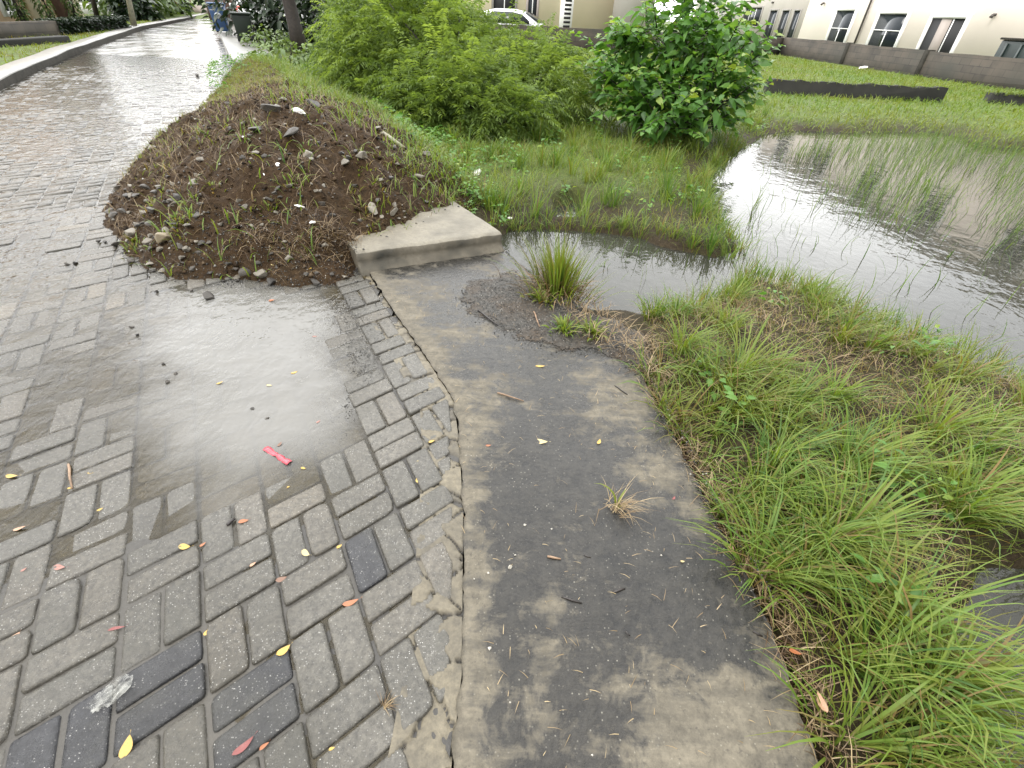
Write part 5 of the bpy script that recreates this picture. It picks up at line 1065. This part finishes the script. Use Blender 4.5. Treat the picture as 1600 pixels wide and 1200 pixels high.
# ------------------------------------------------------------------ wheelie bins
def bin_(label, base, h, wdt, rz, mat, sticker=False):
    rt = empty('wheelie_bin', (0, 0, 0), label, 'waste bin'); m = MB(); b, t = wdt * .40, wdt * .5
    V = [(-b, -b, .06), (b, -b, .06), (b, b, .06), (-b, b, .06), (-t, -t, h), (t, -t, h), (t, t, h), (-t, t, h)]; m.add(V, [(3, 2, 1, 0), (4, 5, 6, 7), (0, 1, 5, 4), (1, 2, 6, 5), (2, 3, 7, 6), (3, 0, 4, 7)]); m.build('body', MT[mat], rt, bevel=.03)
    m = MB(); m.prism([(-t - .03, -t - .05, h + .003), (t + .03, -t - .05, h + .003), (t + .03, t + .03, h + .003), (-t - .03, t + .03, h + .003)], (0, 0, .06)); m.build('lid', MT[mat], rt, bevel=.02)
    m = MB(); m.tube([(-t, t + .08, h - .02), (t, t + .08, h - .02)], .02, 8); m.build('handle', MT[mat], rt)
    for s in (-1, 1): m = MB(); m.tube([(s * (b - .02), b + .04, .1), (s * (b + .05), b + .04, .1)], .1, 14); m.build('wheel', MT['tyre'], rt)
    if sticker:
        m = MB(); zc = h * .62; yy_ = -(b + (t - b) * (zc - .06) / (h - .06)) - .004; m.prism([(.13 * math.cos(k * .524), yy_, zc + .11 * math.sin(k * .524)) for k in range(12)], (0, -.004, 0)); m.build('sticker', MT['sticker'], rt)
    rt.location = base; rt.rotation_euler = (0, 0, rz)
bp = px(349, 51, .17); dd = np.hypot(*bp[:2]); hh_ = 1.15; bin_('blue wheelie bin with a round white sticker on the verge slabs', (bp[0], bp[1], .16), .95, .58, math.radians(20), 'binblue', True)
bp = px(386, 66, .17); bin_('dark green wheelie bin on the verge slabs, nearer than the blue bin', (bp[0], bp[1], .16), .78, .58, math.radians(24), 'bingreen')

# ------------------------------------------------------------------ rocks, litter, leaves, twigs
def rockmesh(seed, n=13, flat=.7, rough=.5):
    r = random.Random(seed); bm = bmesh.new()
    for _ in range(n):
        v = Vector((r.gauss(0, 1), r.gauss(0, 1), r.gauss(0, 1))).normalized(); k = max(abs(v.x), abs(v.y), abs(v.z)); v = v * (.6 + .4 * (1 / k - .6) * rough) * r.uniform(.85, 1.1); bm.verts.new((v.x, v.y * .8, v.z * flat))
    bmesh.ops.convex_hull(bm, input=bm.verts); bmesh.ops.delete(bm, geom=[v for v in bm.verts if not v.link_faces], context='VERTS'); bmesh.ops.bevel(bm, geom=list(bm.edges), offset=.06, segments=2, affect='EDGES', profile=.6)
    me = bpy.data.meshes.new('rock'); bm.to_mesh(me); bm.free(); return me
RM = {k: [rockmesh(s + 50 * i, 14 if k != 'pebble' else 20, .72 if k != 'pebble' else .6) for s in range(6)] for i, k in enumerate(('rockgrey', 'rockdark', 'rocktan', 'pebble'))}
for k, l_ in RM.items():
    for me in l_: me.materials.append(MT[k])
rr = random.Random(3)
def rock(name, x, y, rpx, kind, label, group=None, cat='stone', sink=.25, sc=(1, 1, 1)):
    p = hit(x, y); dist = np.linalg.norm(p - CAMP); s = rpx * dist / F_PX / math.sqrt(1 + ((x - 800) ** 2 + (y - 600) ** 2) / F_PX ** 2) ; o = link(name, rr.choice(RM[kind])); o.scale = (s * sc[0], s * sc[1], s * sc[2])
    o.location = (p[0], p[1], p[2] + s * .6 * (1 - 2 * sink) * sc[2]); o.rotation_euler = (rr.uniform(-.4, .4), rr.uniform(-.4, .4), rr.random() * 6.28); setp(o, label, cat, group); return o
G1 = 'stones on the soil heap'
for x, y, r_, k, lb_ in [(256, 376, 18, 'rocktan', 'large rounded tan stone at the lower left of the soil heap'), (232, 380, 10, 'rockgrey', 'flat grey stone left of the large tan stone'), (208, 366, 12, 'rockgrey', 'pale flat chip above the sprouting weed on the heap edge'),
        (325, 466, 14, 'rockdark', 'dark rounded stone standing in the puddle'), (408, 431, 14, 'rockgrey', 'grey angular stone at the foot of the heap by the puddle'), (383, 427, 12, 'rockdark', 'dark stone left of the grey angular stone at the puddle edge'), (425, 443, 11, 'rockdark', 'dark wet stone half in the puddle right of the angular stone'), (492, 440, 11, 'rockdark', 'lumpy brown stone on the gravel near the slab corner'), (452, 405, 9, 'rockgrey', 'greenish grey stone on the black gravel at the heap foot'),
        (581, 327, 16, 'rockgrey', 'tilted grey concrete lump above the slab on the heap'), (615, 332, 14, 'rockgrey', 'dark edged concrete lump beside the tilted one above the slab'), (541, 257, 11, 'rockgrey', 'square grey stone high on the right of the heap'), (566, 246, 13, 'rockgrey', 'pale broken stone right of the square grey stone'), (480, 245, 12, 'rockgrey', 'grey flat rock in the middle of the heap'), (455, 210, 15, 'rockdark', 'dark grey slab piece below the heap crest'), (425, 172, 17, 'rockdark', 'big dark rubble block at the crest of the heap'), (400, 205, 14, 'rockdark', 'dark broken tile leaning on the heap, left of the slab piece'), (490, 165, 14, 'rockdark', 'dark rubble block at the crest right of the white piece'), (505, 185, 10, 'rockdark', 'small dark rubble block on the crest above the slab piece'),
        (600, 430, 0, 'rockgrey', '')]:
    if r_: rock('stone', x, y, r_ * 1.3, k, lb_, G1, sc=(1.15, .8, .55) if 'rubble' in lb_ or 'slab' in lb_ or 'tile' in lb_ else (1, 1, .9), sink=.32)
G2 = 'small stone chips on the soil heap'; cnt = 0
for k in range(1600):
    x, y = rr.uniform(165, 690), rr.uniform(150, 440); p = hit(x, y)
    if sdf(p[None, :2], HEAP)[0] < .03 or p[1] > 7.5: continue
    wgt = 1.0 if (x < 320 and 270 < y < 400) else .38
    if rr.random() > wgt: continue
    dk = rr.random() < .5; rock('stone_chip', x, y, rr.uniform(3, 10.5) * (1.25 if x < 330 else 1), 'rockdark' if dk else 'rockgrey', 'small dark wet stone chip pressed into the brown soil of the heap' if dk else 'small grey stone chip pressed into the brown soil of the heap', 'dark stone chips on the soil heap' if dk else 'grey stone chips on the soil heap', 'stone', .3, (1, 1, .7)); cnt += 1
    if cnt > 210: break
for x, y in [(118, 412), (105, 414), (245, 457), (300, 455), (206, 512), (215, 525), (256, 570), (275, 585), (262, 598), (308, 120), (155, 378), (165, 380), (418, 655), (395, 640), (345, 432), (360, 435), (372, 440), (330, 428), (350, 441)]:
    rock('stone_chip', x, y, 5.5 if y > 200 else 6, 'rockdark', 'small black stone chip lying on the wet paving', 'stone chips on the wet paving')
for x, y, r_ in [(797, 887, 5), (765, 1014, 5), (820, 821, 3.5), (903, 903, 2.5), (763, 896, 3), (882, 1086, 2.6), (805, 868, 2.6), (1033, 868, 2.5), (862, 827, 2.4), (797, 1098, 2.8), (741, 905, 2.4), (925, 1180, 3)]:
    rock('pebble', x, y, r_ * 1.1, 'pebble', 'small white pebble lying on the concrete walkway', 'white pebbles on the walkway', 'pebble', .2)
def junk(x, y, r_, lb_, seed, sc=(1, .5, .25), mat='whitejunk', cat='litter', name='white_scrap', group=None):
    r = random.Random(seed); p = hit(x, y); s = .8 * r_ * np.linalg.norm(p - CAMP) / F_PX / math.sqrt(1 + ((x - 800) ** 2 + (y - 600) ** 2) / F_PX ** 2); bm = bmesh.new(); bmesh.ops.create_icosphere(bm, subdivisions=3, radius=1)
    for v in bm.verts: k = 1 + .45 * mnoise.noise(v.co * 1.7 + Vector((seed, 0, 0))); v.co = Vector((v.co.x * sc[0] * k, v.co.y * sc[1] * k, v.co.z * sc[2] * k))
    me = bpy.data.meshes.new(name); bm.to_mesh(me); bm.free(); me.materials.append(MT[mat]); o = link(name, me); o.scale = (s, s, s); o.location = (p[0], p[1], p[2] + s * sc[2] * .6); o.rotation_euler = (r.uniform(-.3, .3), r.uniform(-.3, .3), r.random() * 3); setp(o, lb_, cat, group)
junk(467, 176, 11, 'white oval scrap leaning at the crest of the soil heap', 2, (1, .55, .4)); junk(745, 272, 12, 'crumpled white scrap lying in the grass right of the heap', 4, (1, .6, .35)); junk(797, 342, 6, 'small white scrap in the grass at the corner of the small pool', 5, (.8, .8, .4)); junk(434, 257, 8, 'white flat scrap in the middle of the heap', 7, (1, .5, .2)); junk(468, 323, 8, 'white lozenge shaped scrap in the lower middle of the heap', 8, (1, .45, .25))
junk(489, 348, 7, 'small white scrap right of the lozenge scrap on the heap', 9, (.9, .7, .3)); junk(652, 276, 15, 'pale flat stone like scrap at the right shoulder of the heap', 11, (1, .4, .2), 'slab'); junk(380, 214, 9, 'thin white strip below the left crest of the heap', 12, (1, .25, .15)); junk(595, 282, 9, 'pale cream scrap under the seedlings on the right of the heap', 13, (1, .6, .3), 'slab'); junk(484, 240, 7, 'small white scrap just above the flat grey rock', 14, (.8, .5, .3)); junk(412, 272, 6, 'small curled white scrap left of the middle of the heap', 15, (1, .3, .2))
junk(660, 296, 7, 'pale scrap at the edge of the grass beside the heap shoulder', 16, (1, .5, .3), 'slab'); junk(1348, 108, 8, 'small white scrap in the grass near the block wall', 17, (1, .6, .4)); junk(308, 338, 7, 'pale curved root like scrap on the left of the heap', 18, (.25, 1, .3), 'slab')
def strip(name, x0, y0, x1, y1, wpx, mat, label, cat, z=.004):
    a, b = hit(x0, y0), hit(x1, y1); d = (b - a)[:2]; L_ = np.hypot(*d); d /= L_; nn_ = np.array([-d[1], d[0]]); wd = wpx * np.linalg.norm(a - CAMP) / F_PX * .5; m = MB(); n = 9; V = []
    for k in range(n):
        t = k / (n - 1); p = a[:2] * (1 - t) + b[:2] * t; zz_ = a[2] * (1 - t) + b[2] * t + z + .004 * math.sin(t * 15); w_ = wd * (1 - .45 * math.exp(-((t - .5) / .08) ** 2))
        V += [(*(p - nn_ * w_), zz_), (*p, zz_ + .005), (*(p + nn_ * w_), zz_)]
    F = [(k * 3 + j, k * 3 + 3 + j, k * 3 + 4 + j, k * 3 + 1 + j) for k in range(n - 1) for j in (0, 1)]; o = fmesh(name, V, F, mat, None, None, False); md = o.modifiers.new('solid', 'SOLIDIFY'); md.thickness = .0015; setp(o, label, cat)
strip('foil_wrapper', 415, 701, 453, 725, 9, MT['red'], 'pinkish red twisted foil wrapper lying at the edge of the puddle', 'wrapper')
# clear plastic scrap
p = hit(176, 1086); n = 26; V = []; s = .05
for i in range(n):
    for j in range(n):
        u, v = i / (n - 1) * 2 - 1, j / (n - 1) * 2 - 1; k = 1 - .25 * mnoise.noise(Vector((u * 1.5, v * 1.5, 3))); V.append((p[0] + (u * .7 + v * .25) * s * k, p[1] + (v * .95 + u * .1) * s * k, p[2] + .006 + .016 * abs(mnoise.noise(Vector((u * 2.2, v * 2.2, 9)))) + .006 * abs(mnoise.noise(Vector((u * 6, v * 6, 4))))))
keep = [(i, j) for i in range(n - 1) for j in range(n - 1) if ((i + .5) / (n - 1) * 2 - 1) ** 2 + ((j + .5) / (n - 1) * 2 - 1) ** 2 < .95 + .3 * mnoise.noise(Vector((i * .4, j * .4, 1)))]
o = fmesh('plastic_scrap', V, [(i * n + j, (i + 1) * n + j, (i + 1) * n + j + 1, i * n + j + 1) for i, j in keep], m_plastic(), None, None, True); bm = bmesh.new(); bm.from_mesh(o.data); bmesh.ops.delete(bm, geom=[v for v in bm.verts if not v.link_faces], context='VERTS'); bm.to_mesh(o.data); bm.free(); setp(o, 'crumpled clear plastic scrap lying on the paving at the lower left', 'litter')
def leafmesh(seed, slim):
    r = random.Random(seed); V = []; n = 9
    for k in range(n):
        t = k / (n - 1); w_ = slim * (math.sin(math.pi * min(1, t ** .8)) ** .8) * (1 - .3 * t); c_ = .12 * math.sin(t * 2.6 + seed); V += [(t - .5, c_ - w_, .07 * math.cos(t * 3 + seed) + .09 * w_), (t - .5, c_, .07 * math.cos(t * 3 + seed) - .01), (t - .5, c_ + w_, .07 * math.cos(t * 3 + seed) + .14 * w_)]
    V += [(.5 + .22, .12 * math.sin(2.6 + seed) + .05, .03), (.5 + .22, .12 * math.sin(2.6 + seed) + .075, .03)]; m = len(V)
    F = [(k * 3 + j, k * 3 + 3 + j, k * 3 + 4 + j, k * 3 + 1 + j) for k in range(n - 1) for j in (0, 1)] + [(m - 4, m - 2, m - 1)]
    me = bpy.data.meshes.new('fallen_leaf'); me.from_pydata(V, [], F); me.update(); return me
LMESH = {}
def fleaf(x, y, lpx, col, ang, label=None, slim=.24, group='fallen leaves'):
    k = (col, round(slim, 2), int(x) % 3)
    if k not in LMESH: me = leafmesh(int(x) % 3 + 1, slim); me.materials.append(LM[col]); LMESH[k] = me
    p = hit(x, y); s = .85 * lpx * np.linalg.norm(p - CAMP) / F_PX / math.sqrt(1 + ((x - 800) ** 2 + (y - 600) ** 2) / F_PX ** 2); o = link('fallen_leaf', LMESH[k]); o.scale = (s, s, s); o.location = (p[0], p[1], p[2] + .004 + .05 * s); o.rotation_euler = (rr.uniform(-.12, .12), rr.uniform(-.12, .12), math.radians(ang)); setp(o, label, 'fallen leaf', group)
for a in [(197, 1168, 36, 'yellow', 100, 'largest yellow leaf, on a dark paver at the lower left', .33), (443, 1016, 26, 'yellow', 50, 'yellow teardrop leaf on the dark paver left of centre bottom', .28), (323, 989, 12, 'yellow', 80, 'tiny yellow leaf at the corner of a dark paver', .4), (289, 855, 24, 'yellow', 10, 'bright yellow leaf with a brown stem on pale pavers below the puddle', .28), (478, 865, 18, 'pale', -10, 'pale yellow square leaf on the joint above the dark single paver', .35), (20, 744, 22, 'yellow', 8, 'yellow leaf at the left edge in thin water', .22), (111, 764, 10, 'yellow', 40, None), (142, 740, 10, 'yellow', 20, None), (157, 797, 10, 'yellow', 60, None), (344, 599, 13, 'yellow', 30, 'yellow leaf floating near the middle of the puddle', .22), (460, 583, 12, 'yellow', 60, None), (421, 603, 10, 'pale', 20, None), (474, 733, 10, 'yellow', 0, None), (449, 762, 11, 'yellow', 15, None), (675, 691, 13, 'yellow', 50, 'yellow leaf in the crack beside the walkway edge', .25), (650, 721, 11, 'pale', 0, None), (652, 752, 11, 'yellow', -60, None), (531, 855, 12, 'yellow', 70, None),
          (548, 941, 30, 'orange', 25, 'curled orange leaf on the joint below the dark single paver', .2), (380, 1165, 40, 'red', 55, 'dark red curled leaf on the dark paver pair at the bottom', .18), (414, 1167, 18, 'orange', 60, 'small orange leaf right of the dark red leaf', .22), (183, 984, 28, 'red', 28, 'dark red rolled leaf in a joint at the lower left', .13), (95, 886, 24, 'pink', 0, 'pinkish brown leaf on a joint at the left', .25), (25, 995, 16, 'peach', 80, 'small peach leaf near the left edge', .4), (38, 891, 10, 'pink', 60, None), (32, 826, 22, 'peach', 25, 'slim peach leaf in thin water near the left edge', .2), (396, 883, 12, 'peach', 70, None), (381, 816, 18, 'orange', 30, 'crinkled orange brown leaf on the wet silt below the puddle', .3), (318, 852, 12, 'orange', 80, None), (335, 815, 12, 'pink', 0, None), (437, 695, 11, 'brown', 70, None), (425, 470, 13, 'orange', 0, 'orange leaf floating at the far edge of the puddle', .3), (492, 527, 8, 'pink', 30, None), (498, 660, 9, 'pink', 70, None), (519, 1171, 11, 'yellow', 40, None), (440, 905, 20, 'brown', 30, None), (164, 1115, 8, 'yellow', 0, None),
          (845, 690, 26, 'pale', -10, 'pale cream leaf in the middle of the walkway', .24), (844, 573, 18, 'yellow', 10, 'orange yellow leaf at the far end of the walkway', .2), (935, 691, 13, 'yellow', 70, 'small yellow leaf in the upper middle of the walkway', .28), (763, 697, 10, 'orange', 20, None), (1052, 779, 9, 'red', 60, None), (1143, 858, 26, 'peach', 80, 'peach leaf overhanging the walkway edge below the grass', .26), (1242, 1021, 24, 'orange', 0, 'orange leaf in the straw at the right walkway edge', .22), (1284, 1097, 36, 'peach', 100, 'large peach leaf in the straw at the lower right walkway edge', .27), (1066, 878, 8, 'pale', 20, None), (484, 420, 9, 'yellow', 0, 'round yellow leaf on the black gravel at the heap foot', .5), (426, 415, 7, 'pale', 0, None)]:
    x, y, l_, c_, an, lb_ = a[:6]; fleaf(x, y, l_, c_, an, lb_ or {'yellow': 'tiny yellow leaf fragment lying on the wet ground', 'pale': 'tiny pale leaf fragment lying on the wet ground', 'orange': 'tiny orange leaf fragment lying on the wet ground', 'red': 'tiny red leaf fragment lying on the walkway', 'pink': 'tiny pink leaf fragment lying on the wet paving', 'peach': 'tiny peach leaf fragment lying on the paving', 'brown': 'dark brown leaf fragment lying on the paving'}[c_], a[6] if len(a) > 6 else .28, 'fallen leaves' if lb_ else 'tiny ' + c_ + ' leaf fragments')
def twig(x0, y0, x1, y1, wpx, mat, label, group='twigs on the ground'):
    a, b = hit(x0, y0), hit(x1, y1); a[2] += .006; b[2] += .006; r_ = wpx * np.linalg.norm(a - CAMP) / F_PX * .42; m = MB(); c_ = (a + b) / 2 + [0, 0, .002]; m.tube([a, a * .6 + c_ * .4 + [.002, 0, 0], c_ - [.001, .001, 0], b], [r_ * .8, r_, r_ * .9, r_ * .6], 7); setp(m.build('twig', MT[mat], None, True), label, 'twig', group)
for a in [(777, 615, 818, 628, 3.5, 'twig', 'long straight tan twig across the upper walkway'), (877, 934, 909, 944, 4, 'darktwig', 'straight black twig in the lower middle of the walkway'), (855, 871, 876, 875, 4.5, 'twig', 'short reddish brown twig on the walkway above the black one'), (912, 869, 923, 873, 3, 'darktwig', 'short thin black twig right of the reddish one'), (957, 927, 976, 921, 5, 'darktwig', 'thick dark bark piece right of the straight black twig'), (1176, 988, 1190, 996, 4, 'darktwig', 'dark twig near the right edge of the walkway'), (976, 988, 984, 995, 3, 'darktwig', 'tiny dark twig in the lower middle of the walkway'), (108, 727, 114, 765, 3.5, 'twig', 'pale twig standing in thin water at the left'), (747, 486, 778, 510, 3.5, 'darktwig', 'dark twig on the soil patch at the end of the walkway'), (834, 488, 843, 512, 3, 'twig', 'pale straw coloured twig on the soil patch'), (960, 604, 980, 618, 2.5, 'darktwig', 'thin dark twig by the grass at the upper right of the walkway'), (355, 822, 368, 812, 6, 'darktwig', 'dark rotten twig lying below the puddle'), (598, 208, 640, 238, 6, 'palebark', 'pale broken stick lying along the right crest of the heap')]:
    twig(*a)
# dry rootlet on the pavers at the bottom
tb = hit(602, 1105); n = 26; az = RNG.normal(.7, .9, n); v, f, t_ = blades(np.c_[tb[:2] + RNG.normal(0, .003, (n, 2)), np.full(n, tb[2] + .003)], RNG.uniform(.02, .055, n), az, RNG.uniform(.9, 1.5, n), RNG.uniform(.0012, .0022, n), RNG.uniform(.1, .7, n), 3, .3, 99)
setp(fmesh('dry_rootlet', v, f, MT['straw'], t_), 'small dry brown rootlet lying on the pavers at the bottom', 'rootlet')

# broad leaved weeds among the grass: heap crest, far bank, slab corner, near bank
acc = Acc(); r = np.random.default_rng(401)
P = np.vstack([bk[r.integers(5, 60, 230)] + r.normal(0, .28, (230, 2)), scatter(170, FB, 402), scatter(36, NB, 403), px2([(740, 322), (765, 335), (755, 310), (780, 345), (720, 300), (730, 312)], .05).repeat(4, 0) + r.normal(0, .10, (24, 2)), cre[r.integers(0, 40, 110)] + r.normal(0, .28, (110, 2))])
Zs = np.maximum(Hland(P), Hheap(P)); ok = (Zs > ZW + .02) & ~inside(P, SLABP) & (sdf(P, WALKP) < -.06) & (sdf(P, ROAD) < .6); P, Zs = P[ok], Zs[ok]; d = np.hypot(*P.T)
for p, z, dd_ in zip(P, Zs, d):
    k = int(r.integers(9, 22)); az = r.random(k) * 6.28; h_ = r.uniform(.02, .15, k); rad = r.uniform(0, .07, k); C_ = np.stack([p[0] + np.sin(az) * rad, p[1] + np.cos(az) * rad, z + h_], 1)
    leaves(acc, C_, np.stack([np.sin(az), np.cos(az), r.uniform(-.1, .7, k)], 1), r.uniform(.025, .06, k) * (1 if dd_ < 5 else 1.4), np.clip(r.normal(.62, .2, k), 0, 1), int(r.integers(1e6)), .2, .5)
setp(acc.build('bank_weeds', MT['broad']), kind='stuff')
